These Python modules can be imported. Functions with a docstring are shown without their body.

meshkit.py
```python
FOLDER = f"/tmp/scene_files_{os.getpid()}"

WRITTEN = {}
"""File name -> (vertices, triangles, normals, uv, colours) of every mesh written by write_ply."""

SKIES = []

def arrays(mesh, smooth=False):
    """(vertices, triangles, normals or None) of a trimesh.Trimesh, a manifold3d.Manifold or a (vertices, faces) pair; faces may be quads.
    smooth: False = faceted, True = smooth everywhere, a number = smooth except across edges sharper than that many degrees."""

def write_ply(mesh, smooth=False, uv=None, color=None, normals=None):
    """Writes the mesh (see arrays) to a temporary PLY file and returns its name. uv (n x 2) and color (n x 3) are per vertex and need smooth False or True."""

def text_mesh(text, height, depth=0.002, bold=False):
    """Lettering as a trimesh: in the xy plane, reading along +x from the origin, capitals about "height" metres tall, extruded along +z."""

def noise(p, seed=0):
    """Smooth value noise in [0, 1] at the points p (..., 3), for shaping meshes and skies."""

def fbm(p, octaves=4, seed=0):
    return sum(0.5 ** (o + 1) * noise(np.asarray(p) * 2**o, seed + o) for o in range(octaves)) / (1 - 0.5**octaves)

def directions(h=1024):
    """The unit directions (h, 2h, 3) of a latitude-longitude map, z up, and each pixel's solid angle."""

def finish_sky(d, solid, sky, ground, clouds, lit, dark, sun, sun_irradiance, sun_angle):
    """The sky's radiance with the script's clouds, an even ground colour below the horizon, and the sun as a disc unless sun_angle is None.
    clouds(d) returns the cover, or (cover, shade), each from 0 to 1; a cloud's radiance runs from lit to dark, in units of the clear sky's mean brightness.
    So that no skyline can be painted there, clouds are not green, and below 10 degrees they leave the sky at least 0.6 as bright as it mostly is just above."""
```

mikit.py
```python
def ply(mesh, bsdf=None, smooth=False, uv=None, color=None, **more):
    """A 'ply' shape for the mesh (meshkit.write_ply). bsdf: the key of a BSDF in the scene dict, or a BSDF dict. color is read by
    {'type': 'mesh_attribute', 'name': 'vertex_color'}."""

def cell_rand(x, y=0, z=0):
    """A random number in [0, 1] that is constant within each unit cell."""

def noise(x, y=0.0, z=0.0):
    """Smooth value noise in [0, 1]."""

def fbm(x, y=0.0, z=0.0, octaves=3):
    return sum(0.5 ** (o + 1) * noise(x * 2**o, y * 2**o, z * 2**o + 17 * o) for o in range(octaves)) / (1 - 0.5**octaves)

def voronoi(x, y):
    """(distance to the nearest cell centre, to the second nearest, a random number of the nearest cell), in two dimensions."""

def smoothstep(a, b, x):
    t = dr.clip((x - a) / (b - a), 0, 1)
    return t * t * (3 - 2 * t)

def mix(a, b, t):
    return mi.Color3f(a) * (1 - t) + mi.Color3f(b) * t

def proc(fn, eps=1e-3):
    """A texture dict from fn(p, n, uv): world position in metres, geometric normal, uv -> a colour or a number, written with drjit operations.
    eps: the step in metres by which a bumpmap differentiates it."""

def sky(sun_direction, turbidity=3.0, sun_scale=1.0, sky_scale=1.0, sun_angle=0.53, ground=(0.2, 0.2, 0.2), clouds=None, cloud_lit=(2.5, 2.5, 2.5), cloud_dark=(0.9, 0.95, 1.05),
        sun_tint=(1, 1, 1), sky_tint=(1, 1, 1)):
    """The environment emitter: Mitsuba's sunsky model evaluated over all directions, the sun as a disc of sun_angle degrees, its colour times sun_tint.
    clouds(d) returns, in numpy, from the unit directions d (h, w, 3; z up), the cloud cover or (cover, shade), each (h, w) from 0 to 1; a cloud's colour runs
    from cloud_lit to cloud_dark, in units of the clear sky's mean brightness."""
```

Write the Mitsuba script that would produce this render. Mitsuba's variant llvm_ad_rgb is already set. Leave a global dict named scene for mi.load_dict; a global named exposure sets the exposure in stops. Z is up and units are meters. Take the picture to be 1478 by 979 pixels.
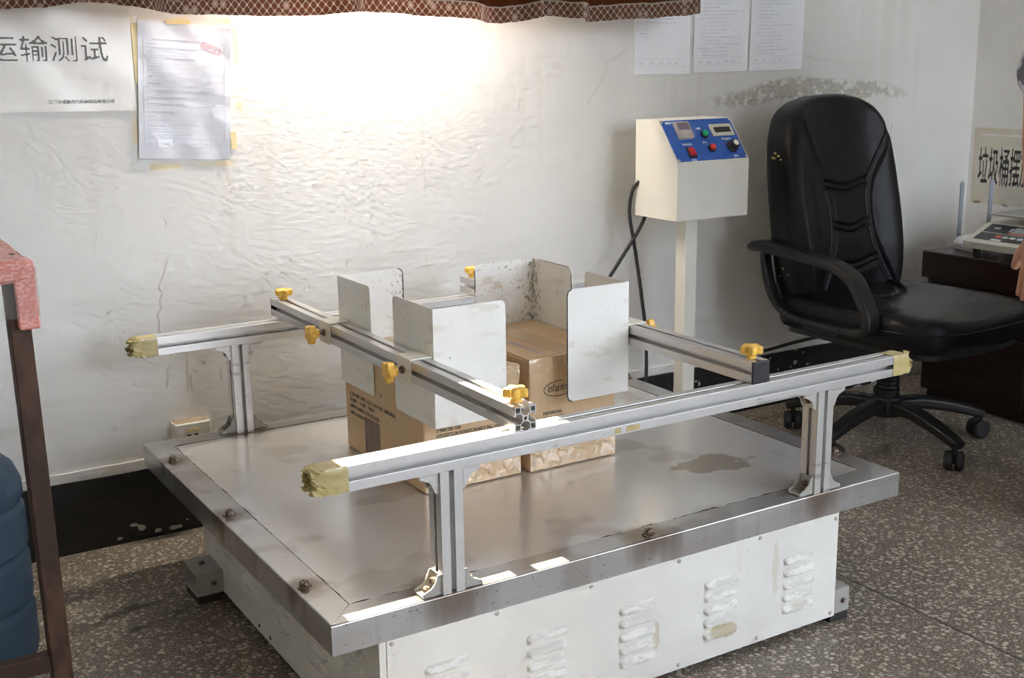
import math
import numpy as np
import drjit as dr
import mitsuba as mi
import trimesh
import manifold3d as m3
import shapely
from shapely import affinity
from shapely.geometry import Polygon, box as sbox, Point, LineString
import mikit, meshkit
from mikit import noise, fbm, voronoi, cell_rand, smoothstep, mix, proc

T = mi.ScalarTransform4f
scene, labels = {}, {}

# ------------------------------------------------------------------ camera, sky, sun, exposure
CAM = np.array([-0.6199, -1.5446, 1.1083])
YAW, PITCH, ROLL, FPX = 0.5477, 0.2315, 0.0138, 1734.5
_f = np.array([math.sin(YAW) * math.cos(PITCH), math.cos(YAW) * math.cos(PITCH), -math.sin(PITCH)])
_r = np.array([math.cos(YAW), -math.sin(YAW), 0.0])
_d = np.cross(_f, _r)
_up = math.sin(ROLL) * _r - math.cos(ROLL) * _d
scene['camera'] = {
    'type': 'thinlens', 'fov': math.degrees(2 * math.atan(739 / FPX)), 'fov_axis': 'x',
    'aperture_radius': 0.0016, 'focus_distance': 2.2, 'near_clip': 0.05, 'far_clip': 60.0,
    'to_world': T().look_at(origin=CAM.tolist(), target=(CAM + _f).tolist(), up=_up.tolist()),
}
exposure = 1.2
scene['sky'] = mikit.sky((0.0, 0.485, 0.875), turbidity=4.0, sun_scale=0.0, sky_scale=24.0, ground=(0.3, 0.29, 0.27),
                         clouds=lambda d: np.full(d.shape[:2], 0.75), cloud_lit=(1.2, 1.2, 1.2), cloud_dark=(1, 1, 1))
scene['sun'] = {'type': 'directional', 'direction': [0.0, -0.485, -0.875], 'irradiance': {'type': 'rgb', 'value': [19.0, 16.5, 12.5]}}
TUBE = [98.0, 90.0, 77.0]

# ------------------------------------------------------------------ helpers
def nk(base):
    if base not in scene and base not in labels and base not in used:
        used.add(base); return base
    i = 1
    while f'{base}_{i:03d}' in used: i += 1
    used.add(f'{base}_{i:03d}')
    return f'{base}_{i:03d}'
used = set()

def tag(k, label=None, cat=None, group=None, kind=None):
    d = {a: b for a, b in (('label', label), ('category', cat), ('group', group), ('kind', kind)) if b}
    if d: labels[k] = {**labels.get(k, {}), **d}
    return k

def thing(base, label, cat, group=None):
    return tag(nk(base), label, cat, group)

def add(parent, name, mesh, bsdf, smooth=False, label=None, cat=None, group=None, kind=None, **kw):
    k = nk(f'{parent}__{name}' if parent else name)
    scene[k] = mikit.ply(mesh, bsdf, smooth=smooth, **kw)
    return tag(k, label, cat, group, kind)

def cat_(*ms):
    flat = []
    for m in ms: flat += list(m) if isinstance(m, (list, tuple)) else [m]
    return trimesh.util.concatenate(flat) if len(flat) > 1 else flat[0]

def box(x0, x1, y0, y1, z0, z1, c=0.0):
    x0, x1 = sorted((x0, x1)); y0, y1 = sorted((y0, y1)); z0, z1 = sorted((z0, z1))
    if c <= 0:
        return trimesh.creation.box(bounds=[[x0, y0, z0], [x1, y1, z1]])
    p = []
    for x, sx in ((x0, 1), (x1, -1)):
        for y, sy in ((y0, 1), (y1, -1)):
            for z, sz in ((z0, 1), (z1, -1)):
                p += [(x + sx * c, y + sy * c, z), (x + sx * c, y, z + sz * c), (x, y + sy * c, z + sz * c)]
    return trimesh.convex.convex_hull(np.array(p))

def rbox(x0, x1, y0, y1, z0, z1, r, seg=3):
    """box with round edges"""
    s = trimesh.creation.icosphere(subdivisions=seg - 1, radius=r).vertices
    cs = np.array([(x, y, z) for x in (x0 + r, x1 - r) for y in (y0 + r, y1 - r) for z in (z0 + r, z1 - r)])
    return trimesh.convex.convex_hull((cs[:, None] + s[None]).reshape(-1, 3))

def mat(M, off=(0, 0, 0)):
    A = np.eye(4); A[:3, :3] = np.array(M, float); A[:3, 3] = off; return A
AX = {'z': np.eye(3), 'x': np.array([[0, 0, 1], [1, 0, 0], [0, 1, 0.]]), 'y': np.array([[1, 0, 0], [0, 0, -1], [0, 1, 0.]])}

def extrude(poly, h, axis='z', at=(0, 0, 0)):
    """axis z: poly (x,y); axis x: poly (y,z) along +x; axis y: poly (x,z) along -y from at"""
    m = trimesh.creation.extrude_polygon(poly, h, engine='earcut')
    m.apply_transform(mat(AX[axis], at)); return m

def cyl(p0, p1, r, n=16, r2=None):
    p0, p1 = np.array(p0, float), np.array(p1, float)
    return lathe([(0, 0), (r, 0), (r if r2 is None else r2, 1), (0, 1)], p0, p1, n)

def lathe(prof, p0, p1, n=24):
    """prof: (radius, t) with t in 0..1 along p0->p1 (or metres when p1 is None: along +z)"""
    p0 = np.array(p0, float)
    d = np.array([0, 0, 1.0]) if p1 is None else np.array(p1, float) - p0
    L = np.linalg.norm(d); w = d / L
    u = np.cross(w, [0, 0, 1.0] if abs(w[2]) < 0.9 else [1.0, 0, 0]); u /= np.linalg.norm(u); v = np.cross(w, u)
    a = np.arange(n) * 2 * np.pi / n
    rows = []
    for r, t in prof:
        rows.append(p0 + d * t + r * (np.cos(a)[:, None] * u + np.sin(a)[:, None] * v))
    V = np.concatenate(rows); F = []
    for k in range(len(prof) - 1):
        for i in range(n):
            j = (i + 1) % n
            F += [(k * n + i, k * n + j, (k + 1) * n + j), (k * n + i, (k + 1) * n + j, (k + 1) * n + i)]
    m = trimesh.Trimesh(V, F, process=True); m.update_faces(m.nondegenerate_faces()); return m

def catmull(pts, n=8, closed=False):
    p = np.array(pts, float)
    q = np.vstack([p[-1], p, p[:2]]) if closed else np.vstack([2 * p[0] - p[1], p, 2 * p[-1] - p[-2]])
    out = []
    for i in range(1, len(q) - 2):
        for t in np.arange(n) / n:
            a, b, c, d = q[i - 1:i + 3]
            out.append(0.5 * (2 * b + (c - a) * t + (2 * a - 5 * b + 4 * c - d) * t * t + (3 * b - a - 3 * c + d) * t ** 3))
    if not closed: out.append(p[-1])
    return np.array(out)

def sweep(path, section, closed=False, side=None, scale=None):
    """section: (n,2) points; frame: first axis = side (given, constant) or computed, second = tangent x side"""
    P = np.array(path, float); n = len(section); S = np.array(section, float)
    t = np.roll(P, -1, 0) - np.roll(P, 1, 0) if closed else np.gradient(P, axis=0)
    t /= np.linalg.norm(t, axis=1, keepdims=True)
    V = []
    ref = None
    for i in range(len(P)):
        if side is not None: a = np.array(side, float)
        else:
            a = np.cross(t[i], [0, 0, 1.0] if abs(t[i][2]) < 0.95 else [1.0, 0, 0]) if ref is None else ref - t[i] * (ref @ t[i])
        a = a - t[i] * (a @ t[i]); a /= np.linalg.norm(a); ref = a
        b = np.cross(t[i], a); k = 1 if scale is None else scale[i]
        V.append(P[i] + k * (S[:, :1] * a + S[:, 1:] * b))
    V = np.concatenate(V); F = []
    m = len(P) if closed else len(P) - 1
    for k in range(m):
        k2 = (k + 1) % len(P)
        for i in range(n):
            j = (i + 1) % n
            F += [(k * n + i, k2 * n + j, k * n + j), (k * n + i, k2 * n + i, k2 * n + j)]
    if not closed:
        for i in range(1, n - 1):
            F += [(0, i, i + 1), ((len(P) - 1) * n, (len(P) - 1) * n + i + 1, (len(P) - 1) * n + i)]
    me = trimesh.Trimesh(V, F, process=False); me.fix_normals(); return me

def ring(r, n=10, r2=None):
    a = np.arange(n) * 2 * np.pi / n
    return np.stack([r * np.cos(a), (r2 or r) * np.sin(a)], 1)

def rrect(w, h, r, n=4):
    return np.array(sbox(-w / 2 + r, -h / 2 + r, w / 2 - r, h / 2 - r).buffer(r, quad_segs=n).exterior.coords)[:-1]

def tube_path(pts, r, n=8, k=8):
    return sweep(catmull(pts, k), ring(r, n))

def pillow(poly, thick, r, step, extra=None, pw=2.6):
    """cushion lying in xy, centred on z=0, edges rounded over r; extra(x,y)->added front height"""
    from scipy.spatial import Delaunay
    poly = Polygon(poly) if not isinstance(poly, Polygon) else poly
    x0, y0, x1, y1 = poly.bounds
    g = np.stack(np.meshgrid(np.arange(x0, x1, step), np.arange(y0, y1, step)), -1).reshape(-1, 2)
    pts = shapely.points(g); d = np.where(shapely.contains(poly, pts), shapely.distance(poly.exterior, pts), -1)
    g = g[d > step * 0.6]
    rim = []
    for off in (0, r * 0.06, r * 0.2, r * 0.45):
        ex = poly.buffer(-off).exterior if off else poly.exterior
        if off: g = g[abs(shapely.distance(ex, shapely.points(g))) > step * 0.45]
        N = int(ex.length / step); rim.append(np.array([ex.interpolate(i / N, True).coords[0] for i in range(N)]))
    nb = len(rim[0]); P = np.vstack(rim + [g])
    d = shapely.distance(poly.exterior, shapely.points(P)); d[:nb] = 0
    tri = Delaunay(P).simplices
    c = P[tri].mean(1); tri = tri[shapely.contains(poly, shapely.points(c))]
    a = P[tri]; cr = (a[:, 1, 0] - a[:, 0, 0]) * (a[:, 2, 1] - a[:, 0, 1]) - (a[:, 1, 1] - a[:, 0, 1]) * (a[:, 2, 0] - a[:, 0, 0])
    tri[cr < 0] = tri[cr < 0][:, ::-1]; tri = tri[abs(cr) > 1e-10]
    h = thick / 2 * (1 - (1 - np.minimum(d / r, 1)) ** pw) ** (1 / pw)
    zf = h + (0 if extra is None else extra(P[:, 0], P[:, 1]) * np.minimum(d / r, 1)); zb = -h
    n = len(P); back = np.arange(n) + n; back[:nb] = np.arange(nb)
    V = np.vstack([np.c_[P, zf], np.c_[P, zb]])
    F = np.vstack([tri, back[tri][:, ::-1]])
    m = trimesh.Trimesh(V, F, process=False); m.remove_unreferenced_vertices(); return m

def xf(mesh, R=np.eye(3), off=(0, 0, 0)):
    m = mesh.copy(); m.apply_transform(mat(R, off)); return m

def frame(ex, ey):
    """matrix with columns ex, ey, ex x ey: puts an xy drawing on a face"""
    ex = np.array(ex, float) / np.linalg.norm(ex); ey = np.array(ey, float); ey = ey - ex * (ex @ ey); ey /= np.linalg.norm(ey)
    return np.stack([ex, ey, np.cross(ex, ey)], 1)

def manifold(mesh):
    return m3.Manifold(m3.Mesh(np.asarray(mesh.vertices, np.float32), np.asarray(mesh.faces, np.uint32)))

def unmani(m):
    q = m.to_mesh(); return trimesh.Trimesh(q.vert_properties[:, :3], q.tri_verts, process=True)

# glyph outlines of the Chinese lettering, each row of dots of a character as one whole number
GLYPH = {}
for _t, _n, _rows in (
    ('运输测试', 40, [
     0, 0, 0, 0, 51573161952, 133177540576, 66605547488, 33285996544, 8321499136, 3758096384, 1073741824, 0, 0, 134217724, 268435452, 274072600572, 273805148160,
     273805148160, 7517111296, 7518162432, 7518031616, 7520126720, 7519864704, 7524058048, 7531921856, 7530873312, 7547781088, 7583301616, 7583301616, 7549616248,
     7516192824, 8053063680, 34091302912, 68652367872, 129377501184, 257966473212, 240585277436, 103095992316, 0, 0, 0, 8192, 15032416256, 15032414208, 15032449024,
     15032515584, 274844605952, 274844847872, 274846386112, 30068835296, 30081286648, 30131879934, 25836912604, 61767417800, 61740154880, 53150220288, 121878077496,
     121878079288, 124293998392, 274850703160, 274850703160, 137378195256, 1618995000, 1618995000, 1618995000, 1616963384, 2120279864, 17152665400, 274819180344,
     274617853752, 259315001144, 1616963384, 1616961592, 1616961592, 1616961592, 1616961592, 1617159160, 1617150960, 1610612736, 0, 0, 0, 51539607576, 64424509464,
     67914154008, 16911419160, 8288061208, 3993093912, 234997528, 238143256, 238143256, 238143256, 238143256, 240756311832, 266526115608, 270821082904, 67883878168,
     15270528792, 6680594200, 238143256, 238143256, 238143256, 238143256, 238143256, 6680594200, 7754336024, 7754336024, 15274723096, 15274723096, 32218546200,
     30079451160, 64440107032, 60159819800, 60192915480, 128975077400, 120510857272, 120762459128, 34762441712, 0, 0, 0, 0, 8589941952, 30064778720, 32212262112,
     16106134640, 8053070904, 4026539064, 1879055376, 536878080, 67108860, 67108860, 67108860, 7168, 273804172288, 273804172288, 273804172288, 7516200448, 7516200448,
     7549734400, 7549734400, 7549734400, 7518031360, 7518031360, 7518031360, 7518031360, 7518031616, 7518029568, 7518029568, 7551584012, 7753033486, 8558471054,
     8556364684, 8522695644, 16675505148, 16122905084, 4294967544, 248, 0, 0
    ]),
    ('垃圾桶摆放', 44, [
     0, 98304, 128849264640, 128849264640, 128849264640, 128849141760, 128849141760, 128849141760, 128849141760, 128983236600, 128983236600, 128983236600, 4397912293368,
     4397778075648, 4397778075648, 4397780173760, 128864748480, 128864748480, 128864748480, 128864748480, 128856359872, 128856885120, 128856885120, 128856885120,
     128856885120, 128852690816, 128852952832, 128852954880, 129792478976, 137308671744, 137308671744, 549491314176, 2197951487488, 8787505061376, 4363688746496,
     4123169659904, 3298534898688, 536870910, 536870910, 536870910, 536870908, 0, 0, 0, 0, 0, 128849018880, 128849018880, 129117454080, 129117454080, 129117454080,
     129117454080, 128856362752, 128856366592, 128856366592, 128864755200, 4397793811968, 4397793819648, 4397793819648, 4397793819648, 128864763888, 128864780280,
     128864780280, 128865304560, 128865272048, 128882311408, 128882311408, 128882311648, 128882442720, 128882508736, 128879363008, 128912951232, 130791475072,
     137367899904, 137430826752, 549613338112, 4397232881152, 8787754810368, 4363938496000, 4123672051456, 3299575332736, 1007669216, 2084538360, 4169073150, 8329756924,
     3761766456, 0, 0, 0, 60129542144, 60129542144, 60263759840, 60263759856, 60263759840, 60129544128, 60129546112, 60133220096, 60137831936, 4397786463232,
     4397780168704, 4397778335744, 4397778140672, 128983236592, 133412421624, 270851375096, 272998858744, 274056069240, 274056069240, 549470847096, 545444315256,
     1095216660472, 1092800741368, 2123592892408, 2121974145272, 4183550050424, 4183550050424, 8306718654584, 8306718654584, 7756979372024, 3358932860920, 2259421233144,
     60381446264, 60381446264, 60381446264, 60381446264, 60381446264, 60381446264, 60381448184, 60381448176, 60381448176, 60246983616, 0, 0, 120259084288, 128849018880,
     129117454328, 129117454332, 129117454332, 129102658620, 129101601852, 129101601852, 129101601852, 4397762223164, 4397762223164, 4397762223164, 4397778075644,
     129117454332, 129117454332, 128849133568, 128849133568, 128849133568, 128849133568, 128983236600, 132741332984, 137304735736, 274743689208, 4397509754880,
     8791798169600, 8787503202304, 4252017737728, 2328409145340, 129385889788, 129385889788, 129385889788, 128853083008, 128857147264, 128856884160, 128864748512,
     128881525216, 128915079152, 129117454328, 4389725011960, 2182111813692, 2164789346360, 16, 0, 0, 4295032832, 32212508672, 32212500480, 16106373120, 16106373120,
     16106373120, 7516684288, 4398038614016, 4398042808320, 4398043365374, 4398043365374, 128850067454, 128851050976, 128851050976, 128851050976, 128853148128,
     137409561056, 137430533056, 137438921664, 137438659520, 129116652480, 129115604864, 129107216256, 129100803968, 120510869248, 120510873344, 257949761024,
     257949761024, 257949727744, 257949727744, 257932950528, 515631021568, 515899522816, 1065655467904, 1031295979456, 2130808129504, 2062091781104, 4261664391676,
     8555574591742, 8263482998908, 3865351028792, 4194304, 0
    ]),
    ('江门市成鑫充气玩具制品有限公司', 20, [
     0, 196608, 102396, 57340, 192, 192, 192, 458944, 229568, 32960, 192, 192, 16576, 49344, 32960, 98496, 204798, 212990, 131072, 0, 0, 69628, 106492, 49156, 16388,
     131076, 131076, 131076, 131076, 131076, 131076, 131076, 131076, 131076, 131076, 131076, 131076, 131084, 131196, 0, 0, 3072, 1536, 1536, 524286, 1536, 1536, 1536,
     131064, 131064, 99848, 99848, 99848, 99848, 99848, 99960, 99960, 1536, 1536, 0, 0, 432, 408, 396, 262142, 262142, 196992, 197004, 260492, 260504, 198808, 198896,
     198896, 198880, 202946, 227810, 132066, 395062, 396316, 0, 0, 1536, 16320, 127228, 245708, 1536, 65520, 9792, 262140, 24608, 57440, 235996, 523262, 16480, 261116,
     217452, 86376, 96760, 521214, 0, 0, 1536, 1536, 512, 524286, 262140, 12352, 24672, 49200, 118776, 131068, 4484, 4480, 12672, 12674, 24962, 57734, 246270, 459004, 0,
     0, 24576, 49152, 65534, 98304, 98304, 229368, 393216, 393216, 131056, 48, 48, 48, 48, 48, 50, 26, 26, 14, 0, 0, 0, 522236, 522236, 98304, 98304, 98304, 98304,
     524286, 258046, 99120, 99120, 99120, 99120, 127536, 509490, 396338, 7218, 12350, 0, 0, 0, 65520, 49200, 49200, 65520, 49200, 49200, 65520, 49200, 65520, 65520,
     49200, 524286, 524286, 8384, 57456, 245788, 458758, 0, 0, 73734, 204806, 225382, 261734, 401510, 401510, 524134, 524134, 8294, 28774, 261734, 139878, 139814, 139782,
     139782, 142854, 142854, 8252, 0, 0, 32736, 65520, 49200, 49200, 49200, 49200, 65520, 0, 0, 258556, 260606, 137606, 137606, 137606, 137606, 137606, 260606, 137606, 0,
     0, 6144, 6144, 524286, 524286, 12288, 24576, 32752, 65528, 122904, 229368, 425976, 24600, 24600, 32760, 24600, 24600, 24600, 24816, 0, 0, 255992, 260092, 140300,
     156684, 157692, 149500, 148492, 156684, 141308, 145400, 144580, 144462, 189560, 148528, 132144, 132184, 135118, 134662, 0, 0, 128, 12480, 24672, 24672, 49200,
     114712, 99868, 200206, 134150, 6144, 6144, 12480, 24672, 57392, 49400, 131064, 122892, 4, 0, 0, 0, 262140, 262140, 12, 12, 262092, 12, 12, 130956, 130956, 98700,
     98700, 98700, 130956, 130828, 98316, 124, 120, 0
    ]),
    ('模拟汽车运输振动台', 20, [
     0, 99088, 106494, 106494, 99088, 516912, 102396, 101388, 118780, 257036, 240652, 241660, 491712, 368638, 368638, 98784, 99120, 101916, 113678, 0, 0, 100364, 101388,
     102156, 101768, 519560, 101512, 101576, 101592, 101400, 125976, 494616, 363704, 102332, 102204, 101478, 104646, 98754, 491906, 0, 0, 198144, 232448, 53246, 6144,
     4096, 16380, 458752, 229376, 8184, 24, 24, 49176, 49176, 98328, 98312, 196618, 196622, 131086, 0, 0, 6144, 6144, 262140, 524286, 24576, 25344, 49920, 49920, 131064,
     131064, 768, 768, 768, 524286, 262140, 768, 768, 768, 0, 0, 0, 135164, 233464, 49152, 0, 8190, 16382, 492288, 99104, 99888, 99352, 101400, 106492, 106492, 98308,
     245760, 489478, 401406, 0, 0, 98496, 98528, 516528, 517912, 204302, 253946, 180224, 184198, 520150, 519382, 53206, 52438, 60630, 511958, 445654, 52422, 52422, 52636,
     0, 0, 98304, 102398, 101376, 101376, 520188, 101376, 101376, 102398, 102398, 126240, 511270, 494908, 100632, 100632, 104728, 104748, 104934, 234370, 0, 0, 96,
     260192, 260192, 96, 1022, 1022, 523334, 523334, 32838, 102598, 104646, 67782, 199878, 261510, 517508, 131844, 780, 1660, 0, 0, 3072, 6144, 12480, 24672, 49200,
     98360, 262140, 261132, 4, 0, 131064, 98328, 98328, 98328, 98328, 98328, 131064, 98328, 0
    ]),
    ('时间设定', 20, [
     0, 24, 258072, 258072, 143384, 145406, 143384, 143384, 258584, 258840, 143768, 143768, 143576, 143384, 258072, 258072, 131096, 248, 240, 0, 0, 196608, 106492, 49164,
     4, 131076, 139140, 147396, 143556, 143556, 147396, 147396, 143556, 143556, 147396, 147396, 131076, 131076, 131100, 0, 0, 66544, 99312, 49680, 16912, 1552, 1552,
     494622, 497664, 32768, 36860, 33800, 34328, 33584, 33648, 61920, 123360, 102204, 72718, 0, 0, 1536, 1536, 262140, 262140, 131076, 131076, 196596, 32752, 1536, 50688,
     50688, 51192, 50688, 116224, 124416, 212480, 204798, 395262, 0
    ]),
    ('启动', 20, [
     0, 1536, 1536, 1792, 131064, 98312, 98312, 98312, 131064, 98304, 98304, 114684, 98300, 90124, 221196, 221196, 163836, 425980, 417804, 0, 0, 96, 260192, 260192, 96,
     1022, 1022, 523334, 523334, 32838, 102598, 104646, 67782, 199878, 261510, 517508, 131844, 780, 1660, 0
    ]),
    ('停止', 20, [
     0, 24960, 57342, 57342, 98304, 102392, 231432, 232456, 495608, 360448, 114686, 110598, 110594, 102392, 98432, 98432, 98432, 98432, 100224, 0, 0, 768, 768, 768, 768,
     33536, 33536, 33788, 33788, 33536, 33536, 33536, 33536, 33536, 33536, 33536, 115456, 524286, 0, 0
    ]),
    ('转速显示', 20, [
     0, 49248, 32864, 522236, 521212, 65728, 82112, 217086, 147840, 520576, 520576, 17404, 16392, 30744, 520496, 410080, 16480, 16440, 16408, 0, 0, 128, 196992, 245758,
     98432, 32896, 8188, 6284, 497804, 40956, 40956, 33760, 34736, 35992, 39052, 36996, 254080, 409598, 266238, 0, 0, 0, 131064, 98328, 98328, 131064, 98328, 98328,
     131064, 65520, 4224, 72072, 104856, 104856, 55728, 55712, 6528, 524286, 524286, 0, 0, 0, 131064, 131064, 0, 0, 0, 524286, 262140, 1536, 1536, 50736, 50712, 99864,
     198156, 198156, 394758, 1536, 15872, 0
    ]),
    ('调速', 20, [
     0, 65536, 233470, 116742, 51398, 3062, 2246, 493766, 494582, 35830, 34822, 35814, 39926, 39478, 39734, 62454, 127494, 110598, 73756, 0, 0, 128, 196992, 245758,
     98432, 32896, 8188, 6284, 497804, 40956, 40956, 33760, 34736, 35992, 39052, 36996, 254080, 409598, 266238, 0
    ]),
    ('电源', 20, [
     0, 1536, 1536, 131064, 262136, 198152, 198152, 198152, 262136, 230936, 198152, 198152, 262136, 262136, 198146, 1538, 1542, 2046, 1020, 0, 0, 196608, 237566, 53312,
     4160, 5116, 268284, 464388, 235516, 6140, 5636, 14332, 45280, 110688, 111212, 206436, 224358, 419938, 147904, 0
    ]),
):
    for _i, _c in enumerate(_t):
        GLYPH.setdefault((_c, _n), np.array([[(r >> (_n - 1 - b)) & 1 for b in range(_n)] for r in _rows[_i * _n:(_i + 1) * _n]], np.int8))
def hanzi(text, n, h, w=None, depth=0.0004):
    """lettering in the xy plane, each character h tall and w wide"""
    w = w or h; out = []
    for i, ch in enumerate(text):
        a = GLYPH[ch, n]
        e = np.diff(np.pad(a, ((0, 0), (1, 1))).astype(np.int8), axis=1)
        r, s = np.nonzero(e == 1); t = np.nonzero(e == -1)[1]
        g = shapely.union_all(shapely.box(s, n - r - 1, t, n - r)).buffer(0.7).buffer(-0.7 - (0.25 if n == 40 else 0)).simplify(0.45)
        g = affinity.affine_transform(g, [w / n, 0, 0, h / n, i * w, 0])
        for q in getattr(g, 'geoms', [g]):
            if q.area > 0: out.append(trimesh.creation.extrude_polygon(q, depth, engine='earcut'))
    return cat_(out)

def text(s, h, depth=0.0004, bold=False):
    return meshkit.text_mesh(s, h, depth, bold)

def lines_of_print(w, rows, rng, h=0.0028, depth=0.0003):
    """rows: (y, x0, x1): runs of tiny printed characters as thin raised marks"""
    out = []
    for y, x0, x1 in rows:
        x = x0
        while x < x1:
            n = rng.integers(3, 12); l = min(n * h * 0.95, x1 - x)
            for q in np.arange(x, x + l - h * 0.5, h * 1.05):
                k = rng.uniform(0.5, 1)
                out.append(trimesh.creation.box(bounds=[[q, y, 0], [q + h * 0.8, y + h * k * 0.55, depth]]))
            x += l + h * rng.uniform(0.3, 1.4)
    return cat_(out)

# ------------------------------------------------------------------ materials
def P(base, rough=0.5, metallic=0.0, spec=0.5, two=True, bump=None, bscale=1.0, **kw):
    d = {'type': 'principled', 'base_color': {'type': 'rgb', 'value': list(base)} if isinstance(base, (tuple, list)) else base,
         'roughness': rough, 'metallic': metallic, 'specular': spec, **kw}
    if bump is not None: d = {'type': 'bumpmap', 'arbitrary': bump, 'scale': bscale, 'bsdf': d}
    return {'type': 'twosided', 'bsdf': d} if two else d

def line_d(px, pz, pts, wob=0.0):
    """distance to a polyline in a plane"""
    best = mi.Float(9)
    for (a, b), (c, d) in zip(pts[:-1], pts[1:]):
        ex, ez = c - a, d - b; L2 = ex * ex + ez * ez
        t = dr.clip(((px - a) * ex + (pz - b) * ez) / L2, 0, 1)
        best = dr.minimum(best, dr.sqrt(dr.square(px - a - t * ex) + dr.square(pz - b - t * ez)))
    return best

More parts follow.
